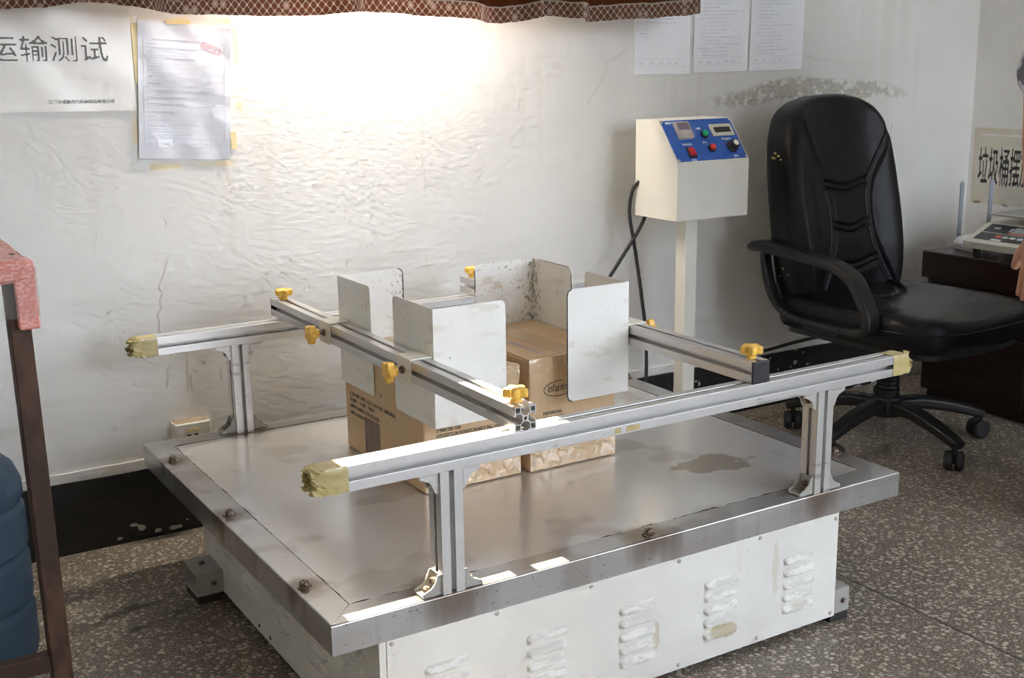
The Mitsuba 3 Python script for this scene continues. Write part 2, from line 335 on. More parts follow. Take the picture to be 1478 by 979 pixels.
def wall_fn(p, n, uv):
    x, z = p.x + p.y * 0.37, p.z
    c = mix((0.77, 0.76, 0.73), (0.725, 0.715, 0.69), smoothstep(0.35, 0.7, fbm(x * 2.3, p.y * 2.1, z * 2.0, 3)))
    # vertical drips and run-off marks
    st = fbm(x * 38, 3.0, z * 1.6, 2) * smoothstep(0.5, 0.75, noise(x * 5 + 4, 1.0, z * 1.1))
    c = mix(c, (0.62, 0.56, 0.47), smoothstep(0.42, 0.75, st) * 0.2)
    sp = noise(x * 90, p.y * 60, z * 90)
    c = mix(c, (0.45, 0.40, 0.34), smoothstep(0.93, 0.97, sp) * 0.5)
    back = dr.select(p.y > 1.19, 1.0, 0.0)
    wob = (noise(z * 60, 2.0, 5.0) - 0.5) * 0.012 + (noise(z * 14, 7.0, 5.0) - 0.5) * 0.02
    # crack
    d = line_d(p.x + wob, z, [(0.118, 0.77), (0.128, 0.70), (0.116, 0.64), (0.112, 0.52), (0.112, 0.36)])
    c = mix(c, (0.42, 0.36, 0.29), back * smoothstep(0.0036, 0.0008, d) * smoothstep(0.3, 0.6, noise(z * 40, 1, 1) + 0.1) * 0.55)
    d = line_d(p.x + wob * 1.5, z, [(1.32, 0.98), (1.37, 1.04), (1.39, 1.09), (1.46, 1.12)])
    c = mix(c, (0.56, 0.50, 0.42), back * smoothstep(0.005, 0.001, d) * 0.3)
    d = line_d(p.x, z + wob * 1.3, [(2.13, 1.10), (2.3, 1.085), (2.42, 1.075), (2.6, 1.09)])
    c = mix(c, (0.5, 0.45, 0.38), back * smoothstep(0.0025, 0.0006, d) * 0.3)
    for (x0, a, b) in ((0.235, 0.47, 0.36), (0.155, 0.48, 0.33), (0.165, 0.38, 0.30), (0.14, 0.88, 0.72), (0.10, 0.88, 0.66), (0.29, 0.88, 0.74), (0.575, 1.2, 0.6), (0.80, 1.19, 0.55)):
        d = line_d(p.x + wob * 0.25, z, [(x0, a), (x0 + 0.004, b)])
        c = mix(c, (0.50, 0.42, 0.32), back * smoothstep(0.004, 0.0015, d) * smoothstep(0.3, 0.7, noise(z * 22, x0 * 50, 2)) * (0.5 if a < 0.5 else 0.25))
    # old glue round the posted sheets
    gx, gz = dr.abs(p.x - 0.205) - 0.125, dr.abs(z - 1.035) - 0.165
    g = dr.maximum(gx, gz)
    gm = smoothstep(0.012, 0.002, dr.abs(g + 0.004)) * smoothstep(0.40, 0.62, fbm(p.x * 24, 1.0, z * 24, 3))
    c = mix(c, (0.80, 0.62, 0.28), back * gm * 0.55)
    # flaking damp patch above the chair, bare cement showing
    fx = (p.x - 2.16) / 0.43; fz = (z - 0.982 - 0.02 * noise(p.x * 9, 1, 1) + 0.028 * fx * fx) / 0.036
    m = smoothstep(1.25, 0.55, dr.square(fx) * 1.0 + dr.square(fz)) * smoothstep(0.40, 0.56, fbm(p.x * 55, 2.0, z * 55, 3) + 0.10 * (1 - dr.square(fx)))
    c = mix(c, mix((0.42, 0.41, 0.36), (0.60, 0.57, 0.50), noise(p.x * 160, 1, z * 160)), back * m)
    # scuffed smears low on the wall
    sm = smoothstep(0.62, 0.8, fbm(p.x * 7 + z * 3, 6.0, z * 16, 3)) * smoothstep(0.62, 0.3, z)
    c = mix(c, (0.56, 0.53, 0.47), sm * 0.32)
    # stains beside the floor, yellow paste frame on the side wall
    sx, sz = dr.abs(p.y - 1.03) - 0.155, dr.abs(z - 0.72) - 0.118
    s = dr.maximum(sx, sz); side = dr.select(p.x > 2.9, 1.0, 0.0)
    c = mix(c, (0.55, 0.46, 0.32), side * smoothstep(0.014, 0.006, dr.abs(s)) * (0.35 + 0.5 * fbm(p.y * 30, z * 30, 1.0, 2)))
    c = mix(c, (0.25, 0.2, 0.14), side * smoothstep(0.006, 0.002, dr.abs(z - 0.596 + 0.01 * noise(p.y * 25, 1, 1))) * smoothstep(0.2, 0.15, dr.abs(p.y - 1.03)) * smoothstep(0.5, 0.65, noise(p.y * 18, 4, 4)))
    return c

def wall_bump(p, n, uv):
    x, z = p.x + p.y, p.z
    ang = noise(x * 2.2, 3.0, z * 2.2) * 3.0
    q = x * dr.cos(ang) + z * dr.sin(ang)
    s = noise(q * 150, (x - z) * 9, 1.0) * smoothstep(0.45, 0.7, noise(x * 4, 5.0, z * 4))
    return s * 0.0006 + fbm(x * 9, 1.0, z * 9, 2) * 0.0006 + fbm(x * 110, 2.0, z * 110, 3) * 0.0014 + smoothstep(0.84, 0.94, noise(x * 90, p.y * 3, z * 90)) * 0.0016

scene['plaster'] = P(proc(wall_fn), 0.62, spec=0.25, bump=proc(wall_bump, eps=8e-4), bscale=0.8)

def floor_fn(p, n, uv):
    wx, wy = p.x + 0.004 * noise(p.x * 60, p.y * 60), p.y + 0.004 * noise(p.x * 60 + 9, p.y * 60)
    a1, b1, r1 = voronoi(wx * 88, wy * 88)
    a2, b2, r2 = voronoi(wx * 185 + 31, wy * 185)
    base = mix((0.185, 0.15, 0.115), (0.15, 0.122, 0.094), smoothstep(0.35, 0.7, fbm(p.x * 3, p.y * 3, 0.0, 3)))
    base = mix(base, (0.17, 0.15, 0.12), noise(p.x * 400, p.y * 400) * 0.35)
    tone1 = mix((0.33, 0.29, 0.235), (0.52, 0.47, 0.395), cell_rand(r1 * 977, 2, 1))
    tone2 = mix((0.27, 0.235, 0.19), (0.42, 0.375, 0.31), cell_rand(r2 * 977, 2, 1))
    wob = (noise(p.x * 260, p.y * 260) - 0.5) * 0.22
    c = mix(base, tone2, smoothstep(0.40, 0.30, a2 + wob) * dr.select(r2 > 0.35, 0.85, 0.0))
    c = mix(c, tone1, smoothstep(0.44, 0.36, a1 + wob) * dr.select(r1 > 0.62, 1.0, 0.0))
    # black rubber scuffs and grime in the grain of the floor
    for pts, w in (([(-0.005, 0.775), (-0.135, 0.735)], 0.022), ([(-0.03, 0.86), (-0.22, 0.80)], 0.035)):
        d = line_d(p.x, p.y, pts)
        c = mix(c, (0.03, 0.028, 0.025), smoothstep(w, 0.0, d) * smoothstep(0.35, 0.6, fbm(p.x * 30 + p.y * 14, p.y * 60, 0.0, 3)) * 0.85)
    c = mix(c, (0.085, 0.064, 0.044), smoothstep(0.55, 0.75, fbm(p.x * 4 + 3, p.y * 4, 1.0, 3)) * 0.35)
    c = mix(c, (0.22, 0.20, 0.165), dr.select(p.y > 1.165, 1.0, 0.0) * smoothstep(0.3, 0.6, fbm(p.x * 25, p.y * 60, 0.0, 2)) * 0.7)
    return c
scene['terrazzo'] = P(proc(floor_fn), 0.42, spec=0.4)
scene['joint'] = P((0.07, 0.07, 0.055), 0.6)

def black_fn(p, n, uv):
    c = mix((0.010, 0.010, 0.010), (0.028, 0.027, 0.025), fbm(p.x * 14, p.y * 5, p.z * 14, 3))
    v = noise(p.x * 55, 3.0, p.z * 70) * smoothstep(0.45, 0.75, noise(p.x * 7, 1.0, p.z * 8))
    return mix(c, (0.42, 0.40, 0.37), smoothstep(0.74, 0.8, v))
scene['black_paint'] = P(proc(black_fn), 0.42, spec=0.4)

def steel_fn(p, n, uv):
    c = mix((0.66, 0.66, 0.66), (0.75, 0.75, 0.745), fbm(p.x * 3, p.y * 3, p.z * 6, 3))
    dust = smoothstep(0.36, 0.66, fbm(p.x * 4.2 + 5, p.y * 4.2, p.z * 20, 4))
    c = mix(c, (0.62, 0.59, 0.55), dust * 0.6)
    sw = smoothstep(0.58, 0.72, fbm(p.x * 9, p.y * 9 + 7, 1.0, 3))
    c = mix(c, (0.47, 0.435, 0.40), sw * 0.5)
    for (x, y, r) in ((0.022, 0.886, .05), (0.02, 0.519, .06), (0.019, 0.15, .05), (0.609, 0.019, .07), (1.2, 0.154, .05), (0.21, 0.02, .09), (1.01, 0.02, .08), (0.22, 1.02, .08)):
        d = dr.sqrt(dr.square(p.x - x) + dr.square(p.y - y) + dr.square(p.z - 0.286))
        c = mix(c, (0.20, 0.135, 0.085), smoothstep(r, r * 0.3, d * (0.6 + 0.8 * fbm(p.x * 30, p.y * 30, 1.0, 3))) * 0.75)
    # dried liquid patch with ragged outline
    d = dr.sqrt(dr.square((p.x - 0.955) / 0.085) + dr.square((p.y - 0.247) / 0.055)) + (fbm(p.x * 30, p.y * 30, 3.0, 3) - 0.5) * 1.1
    c = mix(c, (0.36, 0.31, 0.24), smoothstep(1.0, 0.75, d) * 0.8 * dr.select(p.z > 0.28, 1.0, 0.0))
    sc = noise(p.x * 14 + p.y * 130, p.y * 20 - p.x * 40, 2.0)
    c = mix(c, (0.30, 0.27, 0.24), smoothstep(0.88, 0.94, sc) * 0.12)
    sp = noise(p.x * 160, p.y * 160, p.z * 160)
    return mix(c, (0.12, 0.09, 0.07), smoothstep(0.92, 0.96, sp) * 0.6)

scene['steel_sheet'] = P(proc(steel_fn), 0.20, metallic=0.58, spec=0.5)
scene['steel_rim'] = P(proc(lambda p, n, uv: steel_fn(p, n, uv) * 0.78), 0.22, metallic=0.8, spec=0.5)

def paint_fn(p, n, uv):
    c = mix((0.77, 0.765, 0.715), (0.71, 0.70, 0.65), smoothstep(0.35, 0.65, fbm(p.x * 5, p.y * 5, p.z * 5, 3)))
    sp = noise(p.x * 210, p.y * 210, p.z * 210)
    c = mix(c, (0.42, 0.36, 0.28), smoothstep(0.87, 0.94, sp) * 0.4)
    # yellow-brown run marks
    v = smoothstep(0.6, 0.8, fbm(p.x * 26, p.y * 26, p.z * 3.2, 3)) * smoothstep(0.5, 0.7, noise(p.x * 6 + 3, p.y * 6, 4.0))
    c = mix(c, (0.52, 0.44, 0.24), v * 0.7)
    for (x, z, rx, rz, k) in ((0.768, 0.066, 0.043, 0.02, 0.7), (0.615, 0.10, 0.010, 0.035, 0.4), (0.900, 0.15, 0.010, 0.07, 0.22), (0.96, 0.07, 0.03, 0.012, 0.2)):
        d = dr.sqrt(dr.square((p.x - x) / rx) + dr.square((p.z - z) / rz)) + (fbm(p.x * 60, 1.0, p.z * 60, 3) - 0.5) * 0.9
        c = mix(c, (0.38, 0.29, 0.10), smoothstep(1.0, 0.55, d) * k * dr.select(p.y < 0.02, 1.0, 0.0))
    return c
scene['machine_paint'] = P(proc(paint_fn), 0.42, spec=0.45)

def louver_fn(p, n, uv):
    c = paint_fn(p, n, uv)
    g = fbm(p.x * 45, p.y * 20, p.z * 120, 3) + 0.25 * (noise(p.x * 500, p.y * 500, p.z * 500) - 0.5)
    return mix(c, (0.40, 0.395, 0.37), smoothstep(0.34, 0.6, g) * 0.42)
scene['louver_paint'] = P(proc(louver_fn), 0.5, spec=0.4)
scene['seam_dirt'] = P((0.055, 0.042, 0.030), 0.85)

def guard_fn(p, n, uv):
    c = mix((0.85, 0.845, 0.81), (0.80, 0.79, 0.745), fbm(p.x * 7, p.y * 7, p.z * 7, 3))
    q = noise(p.x * 70 + p.y * 30, p.y * 60, p.z * 150)
    # chipped paint and rub marks: heaviest on the inner side of the rear corners and along free edges
    inner = dr.select(p.y > 0.69, smoothstep(0.60, 0.84, p.x + 0.3 * (p.y - 0.7)), 0.0) * dr.select(p.z > 0.5, 1.0, 0.3)
    corner = smoothstep(0.035, 0.0, dr.sqrt(dr.square(p.x - 0.823) + dr.square(p.y - 0.722))) * dr.select(p.y > 0.6, 1.0, 0.0)
    corner = dr.maximum(corner, smoothstep(0.05, 0.01, dr.abs(p.x - 0.515)) * dr.select(p.y > 0.77, 0.8, 0.0))
    corner = dr.maximum(corner, smoothstep(0.03, 0.0, dr.abs(p.x - 0.524)) * dr.select(dr.abs(p.y - 0.355) < 0.004, 0.35, 0.0))
    th = 0.86 - 0.10 * inner - 0.20 * corner
    q2 = 0.5 * noise(p.x * 210 + p.y * 60, p.y * 190, p.z * 120) + 0.5 * noise(p.x * 420, p.y * 420, p.z * 500)
    c = mix(c, (0.13, 0.12, 0.115), smoothstep(th, th + 0.06, q2 + 0.12 * q) * 0.8)
    c = mix(c, (0.52, 0.40, 0.26), smoothstep(0.66, 0.8, fbm(p.x * 22, p.y * 22, p.z * 40, 3)) * (0.25 + 0.45 * inner))
    return c
scene['guard_paint'] = P(proc(guard_fn), 0.38, spec=0.45)
scene['chipped_edge'] = P((0.09, 0.09, 0.09), 0.5)
scene['cream_paint'] = P((0.775, 0.75, 0.675), 0.4)
scene['white_enamel'] = P((0.76, 0.74, 0.66), 0.38)

def alu_fn(p, n, uv):
    c = mix((0.72, 0.715, 0.70), (0.62, 0.61, 0.60), fbm(p.x * 6, p.y * 6, p.z * 6, 3))
    k = noise(p.x * 24, p.y * 24, p.z * 90) * smoothstep(0.4, 0.7, noise(p.x * 9, p.y * 9, p.z * 9))
    c = mix(c, (0.20, 0.18, 0.17), smoothstep(0.7, 0.85, k) * 0.45)
    return mix(c, (0.15, 0.13, 0.12), smoothstep(0.93, 0.97, noise(p.x * 170, p.y * 170, p.z * 170)) * 0.6)
scene['aluminium'] = P(proc(alu_fn), 0.36, metallic=0.72, spec=0.5)
scene['dark_steel'] = P((0.16, 0.125, 0.10), 0.45, metallic=0.7)
scene['bright_steel'] = P((0.62, 0.61, 0.58), 0.3, metallic=0.9)
def rusty_fn(p, n, uv):
    return mix((0.10, 0.065, 0.045), (0.30, 0.26, 0.22), smoothstep(0.45, 0.7, noise(p.x * 300, p.y * 300, p.z * 300)))
scene['rusty_bolt'] = P(proc(rusty_fn), 0.5, metallic=0.5)
scene['black_plastic'] = P((0.02, 0.02, 0.022), 0.45)
scene['grey_tube'] = P((0.35, 0.345, 0.32), 0.45, spec=0.4)
scene['rubber'] = P((0.025, 0.024, 0.022), 0.7)
scene['yellow_plastic'] = P((0.84, 0.50, 0.085), 0.32, spec=0.5)

def masking_fn(p, n, uv):
    return mix((0.52, 0.44, 0.21), (0.40, 0.32, 0.13), fbm(p.x * 60, p.y * 60, p.z * 60, 3))
scene['masking_tape'] = P(proc(masking_fn), 0.36, bump=proc(lambda p, n, uv: fbm(p.x * 130, p.y * 130, p.z * 130, 2) * 0.002), bscale=0.8)

def card_fn(p, n, uv):
    c = mix((0.60, 0.43, 0.265), (0.55, 0.385, 0.23), fbm(p.x * 6, p.y * 6, p.z * 6, 3))
    c = mix(c, (0.48, 0.33, 0.19), smoothstep(0.55, 0.9, noise((p.x + p.y) * 420, 1.0, p.z * 14)) * 0.22)
    return mix(c, (0.32, 0.20, 0.10), smoothstep(0.88, 0.95, noise(p.x * 240, p.y * 240, p.z * 240)) * 0.3)
scene['cardboard'] = P(proc(card_fn), 0.6, spec=0.3, bump=proc(lambda p, n, uv: fbm(p.x * 26, p.y * 26, p.z * 26, 2) * 0.003), bscale=0.6)
def ptape_bump(p, n, uv):
    w = noise((p.x + p.y) * 75 + p.z * 30, 4.0, p.z * 55)
    return smoothstep(0.45, 0.75, w) * 0.0016 + fbm(p.x * 40, p.y * 40, p.z * 40, 2) * 0.0015
scene['packing_tape'] = P((0.52, 0.365, 0.21), 0.09, spec=0.75, bump=proc(ptape_bump, eps=6e-4), bscale=1.3, clearcoat=0.8, clearcoat_gloss=0.95)
scene['tape_glint_white'] = P((0.88, 0.86, 0.82), 0.12, spec=0.8)  # near-white colour paints glints onto the wrinkles of the brown tape
scene['dust'] = P((0.34, 0.26, 0.18), 0.8)
scene['ink'] = P((0.06, 0.045, 0.035), 0.6)
scene['grey_ink'] = P((0.46, 0.46, 0.52), 0.6)
scene['grey_print'] = P((0.16, 0.155, 0.15), 0.6)
scene['faint_ink'] = P((0.52, 0.56, 0.68), 0.6)
scene['red_ink'] = P((0.72, 0.16, 0.16), 0.6)
scene['purple_ink'] = P((0.24, 0.17, 0.15), 0.6)

def leather_bump(p, n, uv):
    a, b, r = voronoi((p.x + 0.3 * p.y) * 330, (p.z + 0.7 * p.y) * 330)
    return smoothstep(0.0, 0.3, b - a) * 0.00022 + fbm(p.x * 30, p.y * 30, p.z * 30, 2) * 0.0005
scene['leather'] = P((0.006, 0.0065, 0.008), 0.26, spec=0.27, bump=proc(leather_bump, eps=5e-4), bscale=0.8)
scene['leather_thread'] = P((0.03, 0.03, 0.032), 0.7)
scene['chair_plastic'] = P((0.012, 0.012, 0.0125), 0.42, bump=proc(lambda p, n, uv: noise(p.x * 300, p.y * 300, p.z * 300) * 0.0003), bscale=1.0)
scene['foam'] = P((0.55, 0.42, 0.14), 0.9)

scene['panel_blue'] = P((0.03, 0.11, 0.42), 0.32, spec=0.5)
scene['white_print'] = P((0.85, 0.86, 0.88), 0.5)
scene['display_bezel'] = P((0.62, 0.60, 0.50), 0.4)
scene['display_glass'] = P((0.035, 0.033, 0.03), 0.15)
scene['timer_face'] = P((0.50, 0.45, 0.42), 0.4)
scene['timer_window'] = P((0.20, 0.145, 0.20), 0.15)
scene['clear_cover'] = {'type': 'thindielectric', 'int_ior': 1.35}
scene['green_button'] = P((0.015, 0.42, 0.17), 0.3)
scene['red_button'] = P((0.62, 0.045, 0.03), 0.3)
scene['red_rocker'] = P((0.50, 0.02, 0.03), 0.1, clearcoat=0.6)
scene['white_plastic'] = P((0.82, 0.82, 0.80), 0.3)

def paper_fn(p, n, uv):
    return mix((0.91, 0.92, 0.95), (0.88, 0.90, 0.94), fbm(p.x * 8, p.y * 8, p.z * 8, 2))
scene['paper'] = P(proc(paper_fn), 0.55, spec=0.3)
scene['laminated_sheet'] = P((0.80, 0.78, 0.74), 0.2, spec=0.6, bump=proc(lambda p, n, uv: fbm(p.x * 9, 1.0, p.z * 7, 3) * 0.004), bscale=0.5)
scene['plastic_sleeve'] = P((0.62, 0.63, 0.69), 0.16, spec=0.5, bump=proc(lambda p, n, uv: fbm(p.x * 12 + p.z * 8, 1.0, p.z * 9 - p.x * 5, 2) * 0.006), bscale=0.5)
scene['yellowed_tape'] = P((0.80, 0.66, 0.34), 0.35)
scene['old_paper'] = P((0.62, 0.58, 0.49), 0.6)
scene['black_letter'] = P((0.02, 0.02, 0.022), 0.55)

def curtain_fn(p, n, uv):
    return mix((0.115, 0.038, 0.016), (0.085, 0.026, 0.011), noise(uv.x * 900, uv.y * 300, 1.0))
def border_fn(p, n, uv):
    # woven lattice of pale thread, uv in metres along and up the cloth
    u, v = uv.x / 0.0175, uv.y / 0.022
    g = dr.abs(dr.cos(2 * math.pi * u) + dr.cos(2 * math.pi * v))
    m = smoothstep(0.42, 0.2, g)
    m = dr.maximum(m, dr.select(uv.y > 0.035, 0.8, 0.0) * dr.select(uv.y < 0.0385, 1.0, 0.0))
    a, b = u + v, u - v
    fill = dr.select(cell_rand(dr.floor(a), dr.floor(b), 3) > 0.9, 0.5, 0.0)
    c = mix((0.17, 0.075, 0.048), (0.24, 0.115, 0.075), noise(uv.x * 500, uv.y * 500, 1.0))
    return mix(c, (0.62, 0.55, 0.48), dr.maximum(m * 0.9, fill))
scene['curtain_cloth'] = {'type': 'principledthin', 'base_color': proc(curtain_fn), 'roughness': 0.7, 'diff_trans': 0.7, 'spec_trans': 0.0, 'eta': 1.2}
scene['curtain_lace'] = {'type': 'principledthin', 'base_color': proc(border_fn), 'roughness': 0.7, 'diff_trans': 0.9, 'spec_trans': 0.0, 'eta': 1.2}

def wood_fn(p, n, uv):
    g = fbm(p.x * 40, p.y * 6, p.z * 60, 3)
    return mix((0.014, 0.007, 0.005), (0.026, 0.012, 0.008), g)
scene['dark_wood'] = P(proc(wood_fn), 0.35, spec=0.4)
scene['gold_metal'] = P((0.70, 0.50, 0.20), 0.3, metallic=0.9)
scene['grey_bar'] = P((0.30, 0.33, 0.38), 0.5)
scene['scale_body'] = P((0.62, 0.60, 0.51), 0.45)
scene['scale_panel'] = P((0.02, 0.02, 0.024), 0.3)
scene['scale_lcd'] = P((0.34, 0.37, 0.36), 0.2)
scene['orange_print'] = P((0.72, 0.16, 0.05), 0.45)
scene['red_key'] = P((0.75, 0.14, 0.12), 0.45)
scene['grey_key'] = P((0.55, 0.58, 0.62), 0.45)
scene['pan_steel'] = P((0.72, 0.72, 0.73), 0.25, metallic=0.85)

def rack_fn(p, n, uv):
    return mix((0.040, 0.022, 0.015), (0.085, 0.042, 0.024), smoothstep(0.4, 0.7, fbm(p.x * 30, p.y * 30, p.z * 12, 3)))
scene['rust_paint'] = P(proc(rack_fn), 0.5, spec=0.35)
def pink_fn(p, n, uv):
    g = noise(p.x * 320, p.y * 320, p.z * 320)
    return mix((0.66, 0.24, 0.20), (0.74, 0.40, 0.36), smoothstep(0.4, 0.7, g))
scene['pink_sheet'] = P(proc(pink_fn), 0.3, spec=0.5, bump=proc(lambda p, n, uv: fbm(p.x * 45, p.y * 45, p.z * 45, 2) * 0.004), bscale=1.0)
scene['clear_film'] = {'type': 'thindielectric', 'int_ior': 1.5}
scene['bottle_plastic'] = {'type': 'principledthin', 'base_color': {'type': 'rgb', 'value': [0.10, 0.155, 0.22]}, 'roughness': 0.12, 'spec_trans': 0.35, 'diff_trans': 0.6, 'eta': 1.5}

scene['skin'] = P((0.52, 0.27, 0.18), 0.5, spec=0.4)
scene['shirt'] = P(proc(lambda p, n, uv: mix((0.60, 0.60, 0.66), (0.14, 0.14, 0.18), smoothstep(0.47, 0.56, fbm(p.x * 26, p.y * 26, p.z * 34, 3)))), 0.8)
scene['trousers'] = P((0.035, 0.033, 0.04), 0.8)
scene['shoe_leather'] = P((0.02, 0.018, 0.016), 0.4)
scene['hair'] = P((0.015, 0.012, 0.01), 0.5)
scene['cream_wall'] = P((0.82, 0.76, 0.64), 0.7, spec=0.2)
scene['lamp_body'] = P((0.8, 0.8, 0.78), 0.4)

# ================================================================== the room
ROOM = dict(x0=-2.2, x1=2.93, y0=-3.8, y1=1.21, h=3.3)
WX0, WX1, WZ0, WZ1 = (0.03, 0.43, 2.425, 2.95)          # high vent over the test bench
def wall_with_hole(x0, x1, z0, z1, holes, t):
    g = sbox(x0, z0, x1, z1)
    for h in holes: g = g.difference(sbox(h[0], h[2], h[1], h[3]))
    return trimesh.creation.extrude_polygon(g, t, engine='earcut')
w = wall_with_hole(-2.35, 2.93, 0, 3.3, [(WX0, WX1, WZ0, WZ1)], 0.12)
w.apply_transform(mat(AX['y'], (0, 1.33, 0)))
add(None, 'wall_back', w, 'plaster', kind='structure')
w = wall_with_hole(-3.92, 1.33, 0, 3.3, [(-3.5, -1.7, 0.8, 2.6)], 0.12)
w.apply_transform(mat(AX['x'], (2.93, 0, 0)))
add(None, 'wall_right', w, 'plaster', kind='structure')
add(None, 'wall_left', box(-2.35, -2.2, -3.92, 1.21, 0, 3.3), 'cream_wall', kind='structure')
FW = [(0.8, 2.75, 0.7, 2.7)]
w = wall_with_hole(-2.35, 2.93, 0, 3.3, FW, 0.12)
w.apply_transform(mat(AX['y'], (0, -3.8, 0)))
add(None, 'wall_front', w, 'plaster', kind='structure')
add(None, 'ceiling', box(-2.35, 3.05, -3.92, 1.33, 3.3, 3.4), 'lamp_body', kind='structure')
# window frames of the openings (vent over the bench, windows behind the camera)
def window(base, x0, x1, z0, z1, y0, y1, nx):
    k = tag(nk(base), kind='structure')
    b = 0.035
    add(k, 'frame', cat_(box(x0, x0 + b, y0, y1, z0, z1), box(x1 - b, x1, y0, y1, z0, z1), box(x0 + b, x1 - b, y0, y1, z0, z0 + b), box(x0 + b, x1 - b, y0, y1, z1 - b, z1)), 'lamp_body')
    for i in range(1, nx):
        x = x0 + (x1 - x0) * i / nx
        add(k, 'mullion', box(x - 0.02, x + 0.02, y0 + 0.02, y1 - 0.02, z0 + b, z1 - b), 'lamp_body')
for (x0, x1, z0, z1) in FW: window('window', x0, x1, z0, z1, -3.9, -3.82, 1)

# terrazzo cast in bays, the strips between them set a little low
add(None, 'floor', box(-2.35, 3.05, -3.92, 1.33, -0.12, -0.02), 'joint', kind='structure')
for (x0, x1) in ((-2.35, 1.2425), (1.2475, 3.05)):
    for (y0, y1) in ((-3.92, -2.0025), (-1.9975, 1.33)):
        add('floor', 'terrazzo_bay', box(x0, x1, y0, y1, -0.019, 0.0, 0.0008), 'terrazzo')
add('floor', 'joint_strip', box(1.2425, 1.2475, -3.92, 1.33, -0.019, -0.0015), 'joint')

# black skirting with the ledge of plaster above it
def wavy_strip(x0, x1, z0, z1, y, n, amp, seed):
    xs = np.linspace(x0, x1, n)
    q = meshkit.fbm(np.c_[xs * 7, xs * 0 + seed, xs * 0], 3) - 0.5
    q2 = meshkit.fbm(np.c_[xs * 9, xs * 0 + seed + 5, xs * 0], 3) - 0.5
    pts = [(x, z1 + amp * v) for x, v in zip(xs, q)] + [(x, z0 + (amp * v if z0 > 0.01 else 0)) for x, v in zip(xs[::-1], q2[::-1])]
    return extrude(Polygon(pts), 1.21 - y + 0.004, 'y', (0, 1.214, 0))
add(None, 'baseboard_back', wavy_strip(-2.185, 2.49, 0.0, 0.171, 1.2, 240, 0.004, 1), 'black_paint', kind='structure')
add(None, 'trim_1', wavy_strip(-2.2, 2.49, 0.168, 0.195, 1.205, 240, 0.006, 3), 'plaster', kind='structure')
add(None, 'baseboard_left', box(-2.2, -2.188, -3.8, 1.2, 0.0, 0.17), 'black_paint', kind='structure')
add(None, 'baseboard_right', box(2.915, 2.93, -3.8, -0.4, 0.0, 0.17), 'black_paint', kind='structure')

# ================================================================== lamp behind the valance
LX0, LX1 = 0.35, 0.93
lp = thing('tube_lamp', 'fluorescent tube lamp on the wall behind the brown valance', 'lamp')
add(lp, 'housing', cat_(box(LX0 - 0.04, LX1 + 0.04, 1.178, 1.21, 1.43, 1.43 + 0.035, 0.003), box(LX0 - 0.035, LX0 - 0.012, 1.095, 1.18, 1.43 - 0.02, 1.43 + 0.03), box(LX1 + 0.012, LX1 + 0.035, 1.095, 1.18, 1.43 - 0.02, 1.43 + 0.03)), 'lamp_body')
k = add(lp, 'tube', lathe([(0, 0), (0.012, 0), (0.013, 0.01), (0.013, 0.99), (0.012, 1), (0, 1)], (LX0 - 0.012, 1.115, 1.43), (LX1 + 0.012, 1.115, 1.43), 16), 'white_plastic', smooth=30)
scene[k]['emitter'] = {'type': 'area', 'radiance': {'type': 'rgb', 'value': TUBE}}

# ================================================================== valance
def curtain_rows(x0, x1, ztop, hem, seed):
    n = int((x1 - x0) / 0.006)
    xs = np.linspace(x0, x1, n)
    zs = np.interp(xs, [-0.7, -0.2, 0.26, 0.6, 0.95, 1.2, 1.57], [1.226, 1.221, 1.210, 1.203, 1.194, 1.199, 1.207])
    ph = xs * 24 + 2.2 * np.sin(xs * 5.1 + seed) + 1.3 * np.sin(xs * 11.7)
    fold = np.sin(ph) + 0.35 * np.sin(2 * ph + 0.6)
    zs = zs + 0.008 * np.sin(ph * 0.5 + 1) + 0.0035 * (meshkit.fbm(np.c_[xs * 60, xs * 0 + seed, xs * 0], 2) - 0.5)
    us = np.concatenate([[0], np.cumsum(np.hypot(np.diff(xs), np.diff(fold * 0.03)))])
    return xs, zs, fold, us
def cloth(v0, v1, dy, nv):
    V, UV, F = [], [], []
    xs, zs, fold, us = CUR
    n = len(xs)
    for j in range(nv + 1):
        v = v0 + (v1 - v0) * j / nv
        a = 0.034 * (1 - 0.55 * min(v / 0.5, 1))
        V.append(np.c_[xs, 1.035 + fold * a - dy, zs + v]); UV.append(np.c_[us, np.full(n, v)])
    V, UV = np.concatenate(V), np.concatenate(UV)
    for j in range(nv):
        i = np.arange(n - 1) + j * n
        F.append(np.c_[i, i + 1, i + n + 1]); F.append(np.c_[i, i + n + 1, i + n])
    F = np.concatenate(F)
    m = trimesh.Trimesh(V, F, process=False)
    back = np.array(V) - 0.0016 * np.array(m.vertex_normals)
    V2 = np.vstack([V, back]); F2 = np.vstack([F, F[:, ::-1] + len(V)])
    e = np.r_[np.arange(n - 1)]; F2 = np.vstack([F2, np.c_[e, e + len(V), e + 1], np.c_[e + 1, e + len(V), e + 1 + len(V)]])
    return trimesh.Trimesh(V2, F2, process=False), np.vstack([UV, UV])
CUR = curtain_rows(-0.75, 1.565, 1.8, 0, 1.0)
cu = thing('curtain', 'short brown valance with a pale lattice border hanging over the bright wall', 'curtain')
m, uv = cloth(0.036, 0.55, 0.0, 14); add(cu, 'cloth', m, 'curtain_cloth', smooth=True, uv=uv)
m, uv = cloth(0.0, 0.040, 0.002, 4); add(cu, 'border', m, 'curtain_lace', smooth=True, uv=uv, label='pale lattice border along the hem')
add(cu, 'rod', cyl((-0.8, 1.035, 1.75), (1.62, 1.035, 1.75), 0.011, 14), 'bright_steel', smooth=30)
for x in (-0.77, 0.4, 1.59): add(cu, 'rod_bracket', box(x - 0.008, x + 0.008, 1.03, 1.211, 1.74, 1.765), 'bright_steel')

